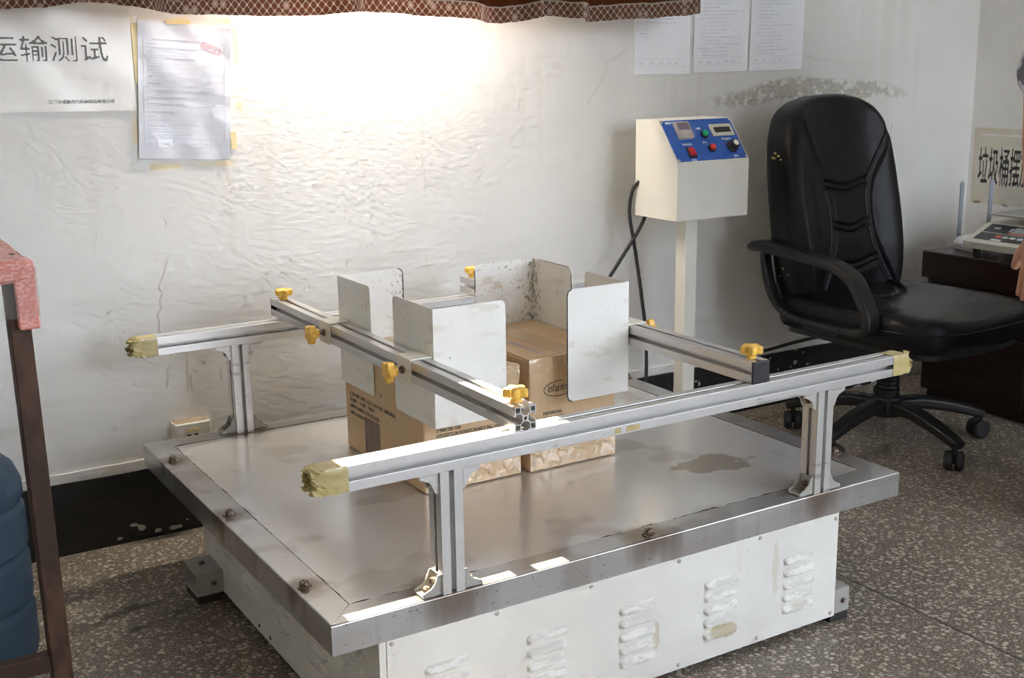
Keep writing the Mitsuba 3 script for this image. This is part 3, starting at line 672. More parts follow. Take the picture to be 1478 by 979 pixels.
# ================================================================== sheets on the wall
rng = np.random.default_rng(5)
def wall_sheet(base, label, cat, corners, bsdf, group=None, t=0.0012, curl=0.0, y=1.2085):
    """corners (x,z): bl, br, tr, tl; a thin sheet with a little curl off the wall"""
    k = thing(base, label, cat, group)
    bl, br, tr, tl = [np.array(c, float) for c in corners]
    n = 14; V = []
    for j in range(n + 1):
        for i in range(n + 1):
            u, v = i / n, j / n
            q = (bl * (1 - u) + br * u) * (1 - v) + (tl * (1 - u) + tr * u) * v
            lift = curl * ((2 * u - 1) ** 2 * 0.5 + 0.7 * max(0, 0.25 - v) + 0.3 * math.sin(u * 7 + v * 4) ** 2)
            V.append((q[0], y - lift, q[1]))
    F = []
    for j in range(n):
        for i in range(n):
            a = j * (n + 1) + i; F += [(a, a + 1, a + n + 2), (a, a + n + 2, a + n + 1)]
    V = np.array(V); V2 = V + [0, t, 0]; m = len(V); F = np.array(F)
    e = [(0 * (n + 1) + i, i + 1) for i in range(n)] + [((i + 1) * (n + 1) - 1, (i + 2) * (n + 1) - 1) for i in range(n)] + [(n * (n + 1) + i + 1, n * (n + 1) + i) for i in range(n)] + [((i + 1) * (n + 1), i * (n + 1)) for i in range(n)]
    side = [(b, a, a + m) for a, b in e] + [(b, a + m, b + m) for a, b in e]
    me = trimesh.Trimesh(np.vstack([V, V2]), np.vstack([F, F[:, ::-1] + m, side]), process=False)
    add(k, 'sheet', me, bsdf, smooth=40)
    A = bl
    def put(name, mesh, ink, off=0.0006, label=None):
        """mesh drawn in sheet coordinates (metres from the lower left corner)"""
        v = np.array(mesh.vertices); ex = (br - bl) / np.linalg.norm(br - bl); ey = (tl - bl) / np.linalg.norm(tl - bl)
        w_, h_ = np.linalg.norm(br - bl), np.linalg.norm(tl - bl)
        u_, v_ = np.clip(v[:, 0] / w_, 0, 1), np.clip(v[:, 1] / h_, 0, 1)
        lift = curl * ((2 * u_ - 1) ** 2 * 0.5 + 0.7 * np.maximum(0, 0.25 - v_) + 0.3 * np.sin(u_ * 7 + v_ * 4) ** 2)
        p = A + v[:, :1] * ex + v[:, 1:2] * ey
        q = trimesh.Trimesh(np.c_[p[:, 0], y - lift - off - v[:, 2], p[:, 1]], mesh.faces, process=False)
        add(k, name, q, ink, label=label)
    return k, put

k, put = wall_sheet('wall_sign', 'laminated white sign with large black Chinese lettering at the upper left', 'sign',
                    [(-0.36, 1.009), (0.089, 1.001), (0.091, 1.225), (-0.358, 1.232)], 'laminated_sheet', curl=0.004)
put('lettering', xf(hanzi('运输测试', 40, 0.058, 0.0615), off=(0.153, 0.103, 0)), 'grey_print', label='large black characters')
put('small_lettering', xf(hanzi('江门市成鑫充气玩具制品有限公司', 20, 0.0085, 0.0093), off=(0.264, 0.017, 0)), 'grey_print', label='small line of black characters')

def form_rows(w, h, n, rng, left=0.02, gap=None):
    rows = []
    for i in range(n):
        y = h - 0.03 - i * (gap or (h - 0.06) / n)
        rows.append((y, left + 0.018 * (i % 3), left + 0.018 * (i % 3) + (w - 2 * left - 0.04) * rng.uniform(0.3, 1.0)))
    return rows
def rules(w, ys, x0, x1, t=0.0005):
    return cat_(*[trimesh.creation.box(bounds=[[x0, y, 0], [x1, y + t, 0.0003]]) for y in ys])
k, put = wall_sheet('posted_form', 'white printed form with a red stamp in a shiny plastic sleeve taped to the wall', 'document',
                    [(0.0855, 0.8955), (0.2945, 0.8815), (0.316, 1.178), (0.107, 1.197)], 'plastic_sleeve', curl=0.006, t=0.002)
w_, h_ = 0.2095, 0.298
put('table_lines', cat_(rules(w_, [0.025, 0.045, 0.075, 0.118, 0.132, 0.146, 0.16, 0.174, 0.19, 0.21, 0.228, 0.245], 0.012, 0.196), *[trimesh.creation.box(bounds=[[x, 0.025, 0], [x + 0.0005, 0.045, 0.0003]]) for x in (0.04, 0.08, 0.102, 0.142, 0.164, 0.18)], *[trimesh.creation.box(bounds=[[x, 0.025, 0], [x + 0.0005, 0.262, 0.0003]]) for x in (0.012, 0.196)]), 'grey_ink')
rr = [(0.262, 0.03, 0.15), (0.243, 0.063, 0.13)] + [(y, 0.02, 0.02 + l) for y, l in ((0.252, .018), (0.235, .012), (0.222, .11), (0.214, .012), (0.203, .05), (0.195, .02), (0.182, .04), (0.166, .03), (0.150, .14), (0.136, .12), (0.122, .09), (0.104, .06), (0.094, .02), (0.086, .05), (0.080, .04), (0.073, .04), (0.066, .05), (0.06, .08), (0.053, .1), (0.048, .08), (0.033, .012))] + [(0.033, 0.055, 0.07), (0.033, 0.085, 0.093), (0.033, 0.115, 0.13), (0.033, 0.148, 0.158)]
put('print', lines_of_print(w_, rr, rng, 0.003), 'grey_ink')
st = cat_(*[xf(trimesh.creation.box(bounds=[[a, b, 0], [c, d, 0.0003]]), frame((0.95, -0.3, 0), (0.3, 0.95, 0)), (0.145, 0.262, 0.0002)) for a, b, c, d in ((0, -0.014, 0.044, -0.013), (0, 0, 0.044, 0.001), (0, -0.014, 0.001, 0), (0.043, -0.014, 0.044, 0.001))], xf(lines_of_print(0.04, [(-0.006, 0.003, 0.04), (-0.011, 0.004, 0.036)], rng, 0.0036), frame((0.95, -0.3, 0), (0.3, 0.95, 0)), (0.145, 0.262, 0.0002)))
put('red_stamp', st, 'red_ink', label='slanting red rubber stamp mark')
# brittle tape left and right of the sleeve
for (x0, x1, z0, z1) in ((0.092, 0.106, 1.06, 1.19), (0.300, 0.314, 0.905, 0.945), (0.17, 0.225, 1.187, 1.197)):
    add(k, 'yellowed_tape', box(x0, x1, 1.2068, 1.2086, z0, z1), 'yellowed_tape')

specs = [([(1.468, 1.0525), (1.668, 1.0505), (1.672, 1.334), (1.472, 1.336)], 'white printed sheet, leftmost of three, its top hidden behind the valance'),
         ([(1.681, 1.0525), (1.888, 1.0555), (1.893, 1.341), (1.686, 1.338)], 'white printed sheet in the middle of the three posted above the control box'),
         ([(1.895, 1.0545), (2.1095, 1.0575), (2.116, 1.342), (1.902, 1.340)], 'white printed sheet, rightmost of three, nearest the chair back')]
for i, (c, lab) in enumerate(specs):
    k, put = wall_sheet('posted_sheet', lab, 'document', c, 'paper', group='printed sheets in a row on the wall', curl=0.003)
    rows = [(0.275 - j * 0.0103, 0.02 + 0.012 * (j % 4 > 0) + 0.01 * (j % 5 == 3), 0.06 + rng.uniform(0.02, 0.13)) for j in range(23 if i else 18) if not (i == 0 and j in (14,))]
    if i == 0: rows = [(a, b, c if a > 0.14 else 0.05) for a, b, c in rows]
    put('print', lines_of_print(0.2, rows, rng, 0.0033), 'faint_ink')
    put('signature_row', cat_(rules(0.2, [0.022, 0.042], 0.012, 0.186, 0.0004), lines_of_print(0.2, [(0.029, x, x + 0.012) for x in (0.02, 0.055, 0.09, 0.12, 0.145)], rng, 0.0042)), 'grey_ink')

# sign on the side wall, reading from the corner towards the camera
k = thing('wall_sign', 'black bold Chinese lettering on yellowed paper glued to the side wall behind the scale', 'sign')
add(k, 'sheet', box(2.9285, 2.9305, 0.80, 1.185, 0.612, 0.822), 'old_paper')
Fm = frame((0, -1, 0), (0, 0, 1))
add(k, 'lettering', xf(hanzi('垃圾桶摆放', 44, 0.135, 0.0415, 0.0006), Fm, (2.9287, 1.171, 0.652)), 'black_letter', label='tall condensed black characters')

# wall socket, dusty on top
k = thing('wall_socket', 'cream surface-mounted wall socket behind the rear left corner of the test bench', 'socket')
add(k, 'body', rbox(0.107, 0.193, 1.168, 1.2105, 0.19, 0.276, 0.004), 'cream_paint', smooth=30)
add(k, 'dust_layer', box(0.111, 0.189, 1.172, 1.2095, 0.2755, 0.2768), 'dust', label='brown dust on top')
for x in (0.139, 0.156):
    add(k, 'pin_slot', xf(box(-0.005, 0.005, 0, 0.003, -0.0022, 0.0022), off=(x, 1.1665, 0.246)), 'black_plastic')
add(k, 'tape_residue', box(0.131, 0.167, 1.1672, 1.1685, 0.254, 0.262), 'yellowed_tape')
# cable lying along the ledge behind the chair
k = add(None, 'wall_cable', tube_path([(1.98, 1.187, 0.19), (2.1, 1.18, 0.202), (2.2, 1.184, 0.205), (2.27, 1.178, 0.212), (2.34, 1.182, 0.228), (2.48, 1.184, 0.232), (2.55, 1.18, 0.19)], 0.006, 8), 'black_plastic', smooth=40)
tag(k, 'black cable draped along the plaster ledge behind the office chair', 'cable')
k = thing('wall_socket', 'small cream socket box low on the wall behind the office chair', 'socket')
add(k, 'body', rbox(2.40, 2.47, 1.175, 1.2105, 0.20, 0.262, 0.004), 'cream_paint', smooth=30)
for x in (2.425, 2.443): add(k, 'pin_slot', box(x - 0.0022, x + 0.0022, 1.1735, 1.176, 0.226, 0.236), 'black_plastic')

# ================================================================== vibration test bench
TX, TY, ZT, SK, INS, PW = 1.228, 1.0407, 0.286, 0.050, 0.053, 0.04
RZ = 0.489                                   # underside of the rails
vb = thing('vibration_table', 'steel-topped transport vibration test bench with louvred cream base and aluminium rails', 'machine')
add(vb, 'top_sheet', box(INS + 0.0022, TX - INS - 0.0022, INS + 0.0022, TY - INS - 0.0022, ZT - 0.012, ZT - 0.0012, 0.0006), 'steel_sheet', label='scuffed steel sheet')
add(vb, 'seam_backing', box(INS - 0.01, TX - INS + 0.01, INS - 0.01, TY - INS + 0.01, ZT - 0.02, ZT - 0.0125), 'dark_steel')
# rim: folded angle with a round nose, mitred at the corners
def angle_profile(r=0.0035, t=0.003):
    nose = [(r - r * math.sin(a), -r + r * math.cos(a)) for a in np.linspace(0, math.pi / 2, 6)]
    return Polygon([(INS, 0)] + nose + [(0, -SK), (t, -SK), (t, -0.008), (INS, -0.008)])
def rim(L):
    m = extrude(angle_profile(), L, 'x', (0, 0, 0))
    q = manifold(m)
    s = 0.70710678
    q = q.trim_by_plane((s, -s, 0), 0.0002).trim_by_plane((-s, -s, 0), -L * s + 0.0002)
    return unmani(q)
Rz = lambda a: np.array([[math.cos(a), -math.sin(a), 0], [math.sin(a), math.cos(a), 0], [0, 0, 1.0]])
for a, L, o in ((0, TX, (0, 0, ZT)), (math.pi / 2, TY, (TX, 0, ZT)), (math.pi, TX, (TX, TY, ZT)), (-math.pi / 2, TY, (0, TY, ZT))):
    add(vb, 'rim', xf(rim(L), Rz(a), o), 'steel_rim', smooth=35)
def seam_line(p, q, lo, hi, seed, gap=0.0):
    """dirt packed into a joint, clumped and broken in places"""
    p, q = np.array(p, float), np.array(q, float); L = np.linalg.norm(q - p); n = int(L / 0.004); t = (np.arange(n) + 0.5) / n
    w = lo + (hi - lo) * meshkit.fbm(np.c_[t * L * 45, t * 0 + seed, t * 0], 3) ** 2 * 1.6
    w = np.where(meshkit.noise(np.c_[t * L * 22, t * 0 + seed + 3, t * 0]) < gap, 0.0004, w)
    side = np.array([-(q - p)[1], (q - p)[0], 0]) / L
    a = np.linspace(0, np.pi, 6); sec = np.stack([np.cos(a), 0.42 * np.sin(a)], 1)
    V = np.concatenate([p + (q - p) * k + ww * (sec[:, :1] * side + sec[:, 1:] * [0, 0, 1.0]) for k, ww in zip(t, w)])
    F = [f for k in range(n - 1) for i in range(5) for f in ((k * 6 + i, k * 6 + i + 1, (k + 1) * 6 + i + 1), (k * 6 + i, (k + 1) * 6 + i + 1, (k + 1) * 6 + i))]
    return trimesh.Trimesh(V, F, process=False)
zs_ = ZT - 0.0014
g1 = INS + 0.001
add(vb, 'seam_dirt', cat_(seam_line((g1, TY - g1, zs_), (TX - g1, TY - g1, zs_), 0.0016, 0.0024, 1), seam_line((g1, g1, zs_), (g1, TY - g1, zs_), 0.0009, 0.0026, 2, 0.3), seam_line((g1, g1, zs_), (TX - g1, g1, zs_), 0.0008, 0.0042, 3, 0.35), seam_line((TX - g1, g1 + 0.02, zs_), (TX - g1, TY - g1, zs_), 0.0012, 0.0020, 4)), 'seam_dirt', smooth=60, kind='stuff', label='dark dirt packed along the seams of the steel top')
add(vb, 'under_frame', box(0.13, TX - 0.2, 0.03, 0.88, 0.2, ZT - 0.021), 'dark_steel')
# base cabinet
BX0, BX1, BY0, BY1, BZ0 = 0.077, 1.064, 0.0015, 0.895, 0.02
add(vb, 'base_frame', box(BX0 + 0.004, BX1 - 0.004, BY0 + 0.004, BY1 - 0.004, BZ0 - 0.006, 0.25), 'dark_steel')
fp = add(vb, 'front_panel', box(0.0895, BX1, BY0, BY0 + 0.003, BZ0 - 0.004, 0.2405, 0.0008), 'machine_paint')
cp = add(vb, 'corner_panel', cat_(box(BX0, 0.0885, BY0 + 0.0004, BY0 + 0.0034, BZ0 - 0.004, 0.245)), 'machine_paint')
sp_ = add(vb, 'left_panel', box(BX0, BX0 + 0.003, BY0 + 0.0036, BY1, BZ0 - 0.004, 0.245, 0.0006), 'machine_paint')
add(vb, 'right_panel', box(BX1 - 0.003, BX1, BY0 + 0.0032, BY1, BZ0 - 0.004, 0.245, 0.0006), 'machine_paint')
add(vb, 'rear_panel', box(BX0 + 0.003, BX1 - 0.003, BY1 - 0.003, BY1, BZ0 - 0.004, 0.245), 'machine_paint')
def louver_mesh(L=0.08, H=0.0145, D=0.0075):
    """pressed louvre: a round-ended hood that stands out along its lower edge; xy = panel, z outwards"""
    V, F, nu, nv = [], [], 22, 7
    for i in range(nu + 1):
        s = i / nu * 2 - 1
        e = max(0.0, 1 - max(0, (abs(s) - 0.78) / 0.22) ** 2) ** 0.5
        for j in range(nv + 1):
            t = j / nv
            V.append((s * L / 2, H * (t - 0.5) * (0.25 + 0.75 * e) + 0.1 * H * (1 - e), D * e * math.sin(math.pi * min(1, (1 - t) ** 1.1 * 0.56 + 0.0)) ))
    for i in range(nu):
        for j in range(nv):
            a = i * (nv + 1) + j; F += [(a, a + nv + 1, a + nv + 2), (a, a + nv + 2, a + 1)]
    V = np.array(V); n = len(V)
    low = np.arange(nu + 1) * (nv + 1)
    Vb = V[low].copy(); Vb[:, 2] = -0.001; Vb[:, 1] += 0.0012
    V2 = np.vstack([V, Vb])
    for i in range(nu):
        F += [(low[i], n + i + 1, low[i + 1]), (low[i], n + i, n + i + 1)]
    return trimesh.Trimesh(V2, F, process=False)
lv = louver_mesh()
for cx in (0.194, 0.383, 0.5735, 0.7645, 0.960):
    for i in range(5):
        add(fp, 'louver', xf(lv, frame((1, 0, 0), (0, 0, 1)), (cx, BY0 - 0.0002, 0.1665 - i * 0.0252)), 'louver_paint', smooth=35)
for cy in (0.10, 0.255, 0.43, 0.60, 0.76):
    for i in range(5):
        add(sp_, 'louver', xf(lv, frame((0, -1, 0), (0, 0, 1)), (BX0 - 0.0002, cy, 0.187 - i * 0.0252)), 'louver_paint', smooth=35)
def screw_head(r=0.0042):
    return cat_(lathe([(r, 0), (r, 0.0008), (r * 0.75, 0.0018), (0, 0.0022)], (0, 0, 0), None, 12), box(-r * 0.6, r * 0.6, -0.0005, 0.0005, 0.0018, 0.0024))
for x, z in ((1.055, 0.224), (0.858, 0.229), (0.665, 0.229), (0.474, 0.229), (0.288, 0.229), (0.099, 0.229), (1.052, 0.026), (0.858, 0.026), (0.668, 0.026), (0.474, 0.026), (0.288, 0.026), (0.099, 0.026)):
    add(fp, 'screw', xf(screw_head(), frame((1, 0, 0.2), (0, 0, 1)), (x, BY0, z)), 'bright_steel', smooth=30)
for y, z in ((0.88, 0.15), (0.56, 0.03), (0.50, 0.03), (0.30, 0.028), (0.12, 0.028)):
    add(sp_, 'screw', xf(screw_head(), frame((0, -1, 0), (0, 0, 1)), (BX0, y, z)), 'dark_steel', smooth=30)
# feet: square tubes through the base with rubber pads
def sq_tube(L, w, h, t):
    return extrude(sbox(-w / 2, -h / 2, w / 2, h / 2).buffer(-0.003).buffer(0.003, quad_segs=3).difference(sbox(-w / 2 + t, -h / 2 + t, w / 2 - t, h / 2 - t)), L, 'x', (0, 0, 0))
for y in (0.048, 0.820):
    ft = add(vb, 'foot_tube', xf(sq_tube(1.085, 0.09, 0.052, 0.0035), off=(0.02, y, 0.0435)), 'grey_tube', smooth=30)
    for x in (0.048, 1.084):
        add(ft, 'foot_pad', box(x - 0.026, x + 0.022, y - 0.042, y + 0.042, 0.0, 0.0175), 'rubber')
        add(ft, 'bolt', xf(lathe([(0.006, 0), (0.006, 0.003), (0.004, 0.005), (0, 0.005)], (0, 0, 0), None, 6), frame((1, 0, 0), (0, 0, 1)), (x + (0.004 if x > 1 else 0.008), y - 0.045, 0.043)), 'rusty_bolt')
    add(ft, 'bolt', xf(lathe([(0.007, 0), (0.007, 0.004), (0.005, 0.006), (0, 0.006)], (0, 0, 0), None, 6), off=(0.047, y + 0.004, 0.0695)), 'rusty_bolt')
# rim bolts
def hex_bolt(r=0.0082, h=0.009):
    return cat_(lathe([(r * 1.5, 0), (r * 1.5, 0.0015), (0, 0.0015)], (0, 0, 0), None, 16), xf(lathe([(r, 0), (r, h * 0.75), (r * 0.8, h), (0, h)], (0, 0, 0), None, 6), off=(0, 0, 0.0015)))
for x, y in ((0.022, 0.886), (0.02, 0.519), (0.019, 0.15), (0.609, 0.019), (1.207, 0.154), (1.207, 0.52), (1.212, 0.883), (0.609, 1.02)):
    add(vb, 'bolt', xf(hex_bolt(), Rz(x * 9 + y * 5), (x, y, ZT)), 'rusty_bolt', smooth=25)

# aluminium extrusion 40 x 40 with four slots
def profile():
    """T-slotted section: four hollow corners, narrow lips over wide slots, a drilled core on diagonal webs"""
    w, g = PW / 2, sbox(-5.6e-3, -5.6e-3, 5.6e-3, 5.6e-3)
    for a in (45, 135): g = g.union(affinity.rotate(sbox(-12.5e-3, -1.1e-3, 12.5e-3, 1.1e-3), a, origin=(0, 0)))
    cell = sbox(8.4e-3, 8.4e-3, w, w).union(sbox(4.2e-3, w - 2.2e-3, w, w)).union(sbox(w - 2.2e-3, 4.2e-3, w, w)).buffer(-0.0008).buffer(0.0008, quad_segs=2)
    for sx in (-1, 1):
        for sy in (-1, 1): g = g.union(affinity.scale(cell, sx, sy, origin=(0, 0)))
    for sx in (-1, 1):
        for sy in (-1, 1): g = g.difference(affinity.scale(sbox(10e-3, 10e-3, w - 1.9e-3, w - 1.9e-3), sx, sy, origin=(0, 0)))
    return g.difference(Point(0, 0).buffer(3.0e-3, quad_segs=4))
PROF = profile()
def bar(axis, L, at):
    """extrusion along axis, at = lower corner of its envelope (min x, y, z)"""
    at = np.array(at, float)
    if axis == 'x': return extrude(PROF, L, 'x', at + [0, PW / 2, PW / 2])
    if axis == 'z': return extrude(PROF, L, 'z', at + [PW / 2, PW / 2, 0])
    return extrude(PROF, L, 'y', at + [PW / 2, L, PW / 2])
def bracket(flip):
    """cast corner bracket in its own xz plane, width along y: leg up the post (x=0) and foot on the plate (z=0)"""
    s, w, t = 0.034, 0.032, 0.0035
    leg = cat_(box(0, t, -w / 2, w / 2, 0, s, 0.0008), box(0, s, -w / 2, w / 2, 0, t, 0.0008))
    web = Polygon([(t, t), (s - 0.001, t), (s - 0.001, t + 0.003), (0.018, 0.013), (0.012, 0.019), (t + 0.003, s - 0.001), (t, s - 0.001)])
    a = extrude(web, 0.003, 'y', (0, -w / 2 + 0.003, 0)); b = extrude(web, 0.003, 'y', (0, w / 2, 0))
    return cat_(leg, a, b)
def bracket_bolts():
    b = lathe([(0.0062, 0), (0.0062, 0.006), (0.0045, 0.008), (0, 0.008)], (0, 0, 0), None, 10)
    return xf(b, np.eye(3), (0.019, 0, 0.0035)), xf(b, AX['x'], (0.0035, 0, 0.019))
posts = [('front', 0.190, 0.0), ('front', 0.9925, 0.0), ('rear', 0.201, 1.0165 - 0.0 - 0.0), ('rear', 0.9925, 1.0165)]
for nm, x, y in posts:
    yy = y if nm == 'front' else 1.0
    yy = 0.0005 if nm == 'front' else 1.0002
    po = add(vb, 'post', bar('z', RZ - ZT, (x, yy, ZT)), 'aluminium', smooth=25)
    for side in (1, -1):
        for up in (1, -1):
            S = np.diag([side, side * up, up]).astype(float)
            o = (x + (PW if side > 0 else 0), yy + PW / 2, ZT + 0.0005 if up > 0 else RZ - 0.0005)
            add(po, 'bracket', xf(bracket(False), S, o), 'aluminium' if up < 0 else 'grey_tube', smooth=25)
            for b in bracket_bolts(): add(po, 'bracket_bolt', xf(b, S, o), 'rusty_bolt', smooth=30)
rails = [(0.0005, 0.006, 1.224), (1.0002, 0.006, 1.224)]
def tape_wrap(xe, d, y0, seed):
    """masking tape wound over a rail end at xe and crumpled beyond it in direction d"""
    r = np.random.default_rng(seed); n = 28
    sq = rrect(PW + 0.0018, PW + 0.0018, 0.002, 2)
    ring_ = np.array([LineString(np.vstack([sq, sq[:1]])).interpolate(i / n, True).coords[0] for i in range(n)])
    rows = []
    for off, k, j, cut in ((-0.0335, 1, 0, 0), (-0.03, 1.01, 0.0002, 0), (-0.012, 1.012, 0.0005, 0), (0.0, 1.0, 0.0006, 0), (0.008, 0.96, 0.0016, 0), (0.016, 0.86, 0.003, 0), (0.021, 0.74, 0.0035, 0), (0.019, 0.66, 0.003, 0), (0.010, 0.60, 0.002, 0), (-0.004, 0.56, 0.001, 0)):
        p = ring_ * k + r.normal(0, 1, ring_.shape) * j
        rows.append(np.c_[np.full(n, xe + d * off) + d * r.normal(0, 1, n) * j * 1.2, y0 + PW / 2 + p[:, 0], RZ + PW / 2 + p[:, 1]])
    V = np.concatenate(rows); F = []
    for k in range(len(rows) - 1):
        for i in range(n):
            j = (i + 1) % n; F += [(k * n + i, k * n + j, (k + 1) * n + j), (k * n + i, (k + 1) * n + j, (k + 1) * n + i)]
    m = trimesh.Trimesh(V, F, process=False)
    if d > 0: m.invert()
    return m
for i, (y, x0, x1) in enumerate(rails):
    rl = add(vb, 'rail', bar('x', x1 - x0, (x0, y, RZ)), 'aluminium', smooth=25)
    add(rl, 'tape_wrap', tape_wrap(x0, -1, y, 3 + i), 'masking_tape', smooth=30, label='yellow masking tape crumpled over the left rail end')
    add(rl, 'tape_wrap', tape_wrap(x1, 1, y, 13 + i), 'masking_tape', smooth=30, label='yellow masking tape crumpled over the right rail end')
    if i == 0:
        for a, b in ((0.521, 0.533), (0.545, 0.572)): add(rl, 'tape_scrap', box(a, b, y - 0.0006, y + 0.0004, RZ + 0.003, RZ + 0.0125), 'masking_tape')

# ---- crossbars with star knobs
def star_knob():
    """five-lobed knob, stem at z=0, head above"""
    a = np.linspace(0, 2 * np.pi, 80, endpoint=False)
    rad = 0.0178 + 0.0036 * np.cos(5 * a)
    head = []
    for k, z in ((0.80, 0.0085), (0.96, 0.0098), (1.0, 0.012), (1.0, 0.0195), (0.95, 0.0225), (0.80, 0.0240), (0.40, 0.0248)):
        head.append(np.c_[rad * k * np.cos(a), rad * k * np.sin(a), np.full(80, z)])
    V = np.vstack(head + [[[0, 0, 0.0085]], [[0, 0, 0.0248]]]); F = []
    for k in range(len(head) - 1):
        for i in range(80):
            j = (i + 1) % 80; F += [(k * 80 + i, k * 80 + j, (k + 1) * 80 + j), (k * 80 + i, (k + 1) * 80 + j, (k + 1) * 80 + i)]
    for i in range(80):
        j = (i + 1) % 80; F += [(560, j, i), (561, 480 + i, 480 + j)]
    return cat_(trimesh.Trimesh(V, F, process=False), lathe([(0.0095, 0), (0.0095, 0.006), (0.0115, 0.0092), (0, 0.0092)], (0, 0, 0), None, 24))
KNOB = star_knob()
BZ = RZ + PW + 0.0006
bars = []
for (x, y0, y1, lab, cap) in ((0.326, 0.001, 1.075, 'aluminium crossbar with an open end, leftmost of the two across the rails', False), (0.8268, 0.006, 1.075, 'aluminium crossbar with a black square end cap, right of the cartons', True)):
    cb = thing('crossbar', lab, 'crossbar', 'crossbars over the two rails')
    add(cb, 'beam', bar('y', y1 - y0, (x, y0, BZ)), 'aluminium', smooth=25)
    add(cb, 'end_cap', rbox(x, x + PW, y0 - 0.0045 if cap else y1, y0 if cap else y1 + 0.0045, BZ, BZ + PW, 0.0015, 2), 'black_plastic', label='black square end cap')
    for ky, rot in (((0.030 if not cap else 0.030), 0.3), (1.045, 1.0)):
        kn = add(cb, 'star_knob', xf(KNOB, Rz(rot), (x + PW / 2, ky, BZ + PW + 0.0005)), 'yellow_plastic', smooth=30, label='yellow star knob')
        add(kn, 'stud', cyl((x + PW / 2, ky, BZ + 0.021), (x + PW / 2, ky, BZ + PW + 0.004), 0.004, 12), 'bright_steel', smooth=30)

# ---- corner guards clamped to the crossbars
GT = 0.0022
GZ0, GZ1 = 0.434 - 0.0, 0.662
def plate(w, h, rr=(0, 0, 0, 0), t=GT):
    """w x h sheet in xy, corner radii bl, br, tr, tl"""
    pts = []
    for (cx, cy, a0), r in zip(((0, 0, 180), (w, 0, 270), (w, h, 0), (0, h, 90)), rr):
        if r <= 0: pts.append((cx, cy)); continue
        ox, oy = (r if cx == 0 else w - r), (r if cy == 0 else h - r)
        pts += [(ox + r * math.cos(math.radians(a0 + d)), oy + r * math.sin(math.radians(a0 + d))) for d in np.linspace(0, 90, 7)]
    return Polygon(pts)
GH = GZ1 - GZ0
def guard(label, xw, yb, dy, dx, ly, lx, side):
    """xw: x of the wing along the crossbar (outer face); yb: y of the bend; dy: direction of that wing in y; dx: direction of the other wing in x; side: crossbar is at -1 left or +1 right of the wing"""
    k = thing('corner_guard', label, 'corner guard', 'corner guards round the cartons')
    r = 0.010
    xin = xw + (GT if side < 0 else -GT)
    # wing along the crossbar
    py = plate(ly, GH, (0, r, r, 0))
    m = trimesh.creation.extrude_polygon(py, GT, engine='earcut')
    m = xf(m, frame((0, dy, 0), (0, 0, 1)), (0, 0, 0))
    m.apply_translation([min(xw, xin) - m.bounds[0][0], yb - (m.bounds[0][1] if dy > 0 else m.bounds[1][1]), GZ0])
    px = plate(lx, GH, (0, r, r, 0))
    q = trimesh.creation.extrude_polygon(px, GT, engine='earcut')
    q = xf(q, frame((dx, 0, 0), (0, 0, 1)), (0, 0, 0))
    q.apply_translation([xw - (q.bounds[0][0] if dx > 0 else q.bounds[1][0]), (yb if dy > 0 else yb - GT) - q.bounds[0][1], GZ0])
    if m.volume < 0: m.invert()
    if q.volume < 0: q.invert()
    u = unmani(manifold(m) + manifold(q))
    g = add(k, 'angle_plate', u, 'guard_paint', smooth=20)
    return k, xin
def chipped(k, pts, r=0.0011):
    add(k, 'chipped_edge', sweep(np.array(pts, float), ring(r, 6)), 'chipped_edge', smooth=40, label='paint chipped to black along the edge')
def clamp(k, xbar, side, yc, wy=0.054, tabdir=0):
    """strap over the crossbar with a knob on the far side from the guard; side -1: knob at -x"""
    t = 0.003
    xo = xbar - t - 0.0005 if side < 0 else xbar + PW + 0.0005
    xg = xbar + PW + 0.0012 if side < 0 else xbar - 0.0012
    zt = BZ + PW + 0.0008
    o = cat_(box(xo, xo + t, yc - wy / 2, yc + wy / 2, zt - 0.043, zt + t, 0.0006), box(min(xo, xg), max(xo + t, xg), yc - wy / 2, yc + wy / 2, zt, zt + t, 0.0006),
             box(*sorted((xg, xg + (0.002 if side < 0 else -0.002))), yc - wy / 2, yc - wy / 2 + wy * (0.55 if tabdir else 1), zt, zt + (0.026 if tabdir else 0.006), 0.0005))
    c = add(k, 'clamp_strap', o, 'white_enamel')
    ax = np.array([side, 0, 0.0]); p0 = np.array([xo + (0 if side < 0 else t), yc, BZ + PW / 2])
    kn = add(k, 'star_knob', xf(xf(KNOB, Rz(0.5)), frame((0, 1, 0), np.cross(ax, (0, 1, 0))), p0 + ax * 0.014), 'yellow_plastic', smooth=30, label='yellow star knob')
    add(k, 'clamp_screw', cyl(p0 - ax * 0.004, p0 + ax * 0.016, 0.0042, 12), 'dark_steel', smooth=30)
    add(k, 'lock_nut', xf(lathe([(0.0075, 0), (0.0075, 0.005), (0, 0.005)], (0, 0, 0), None, 6), frame((0, 1, 0), np.cross(ax, (0, 1, 0))), p0 + ax * 0.0005), 'dark_steel')
xl = 0.326 + PW + 0.0035
k, _ = guard('cream steel corner guard at the rear left corner of the cartons', xl, 0.783, -1, 1, 0.160, 0.152, -1)
clamp(k, 0.326, -1, 0.755)
chipped(k, [(xl + 0.152, 0.780, GZ1 - 0.01), (xl + 0.152, 0.780, 0.6), (xl + 0.152, 0.780, 0.575)]); chipped(k, [(xl + 0.14, 0.781, GZ1 + 0.0002), (xl + 0.149, 0.781, GZ1 - 0.003), (xl + 0.152, 0.781, GZ1 - 0.010)])
k, _ = guard('cream steel corner guard at the front left, with a small tab above its clamp', xl, 0.354, 1, 1, 0.166, 0.155, -1)
clamp(k, 0.326, -1, 0.385, tabdir=1)
xr = 0.8268 - 0.0035
k, _ = guard('scratched cream steel corner guard at the rear right corner of the cartons', xr, 0.724, -1, -1, 0.154, 0.155, 1)
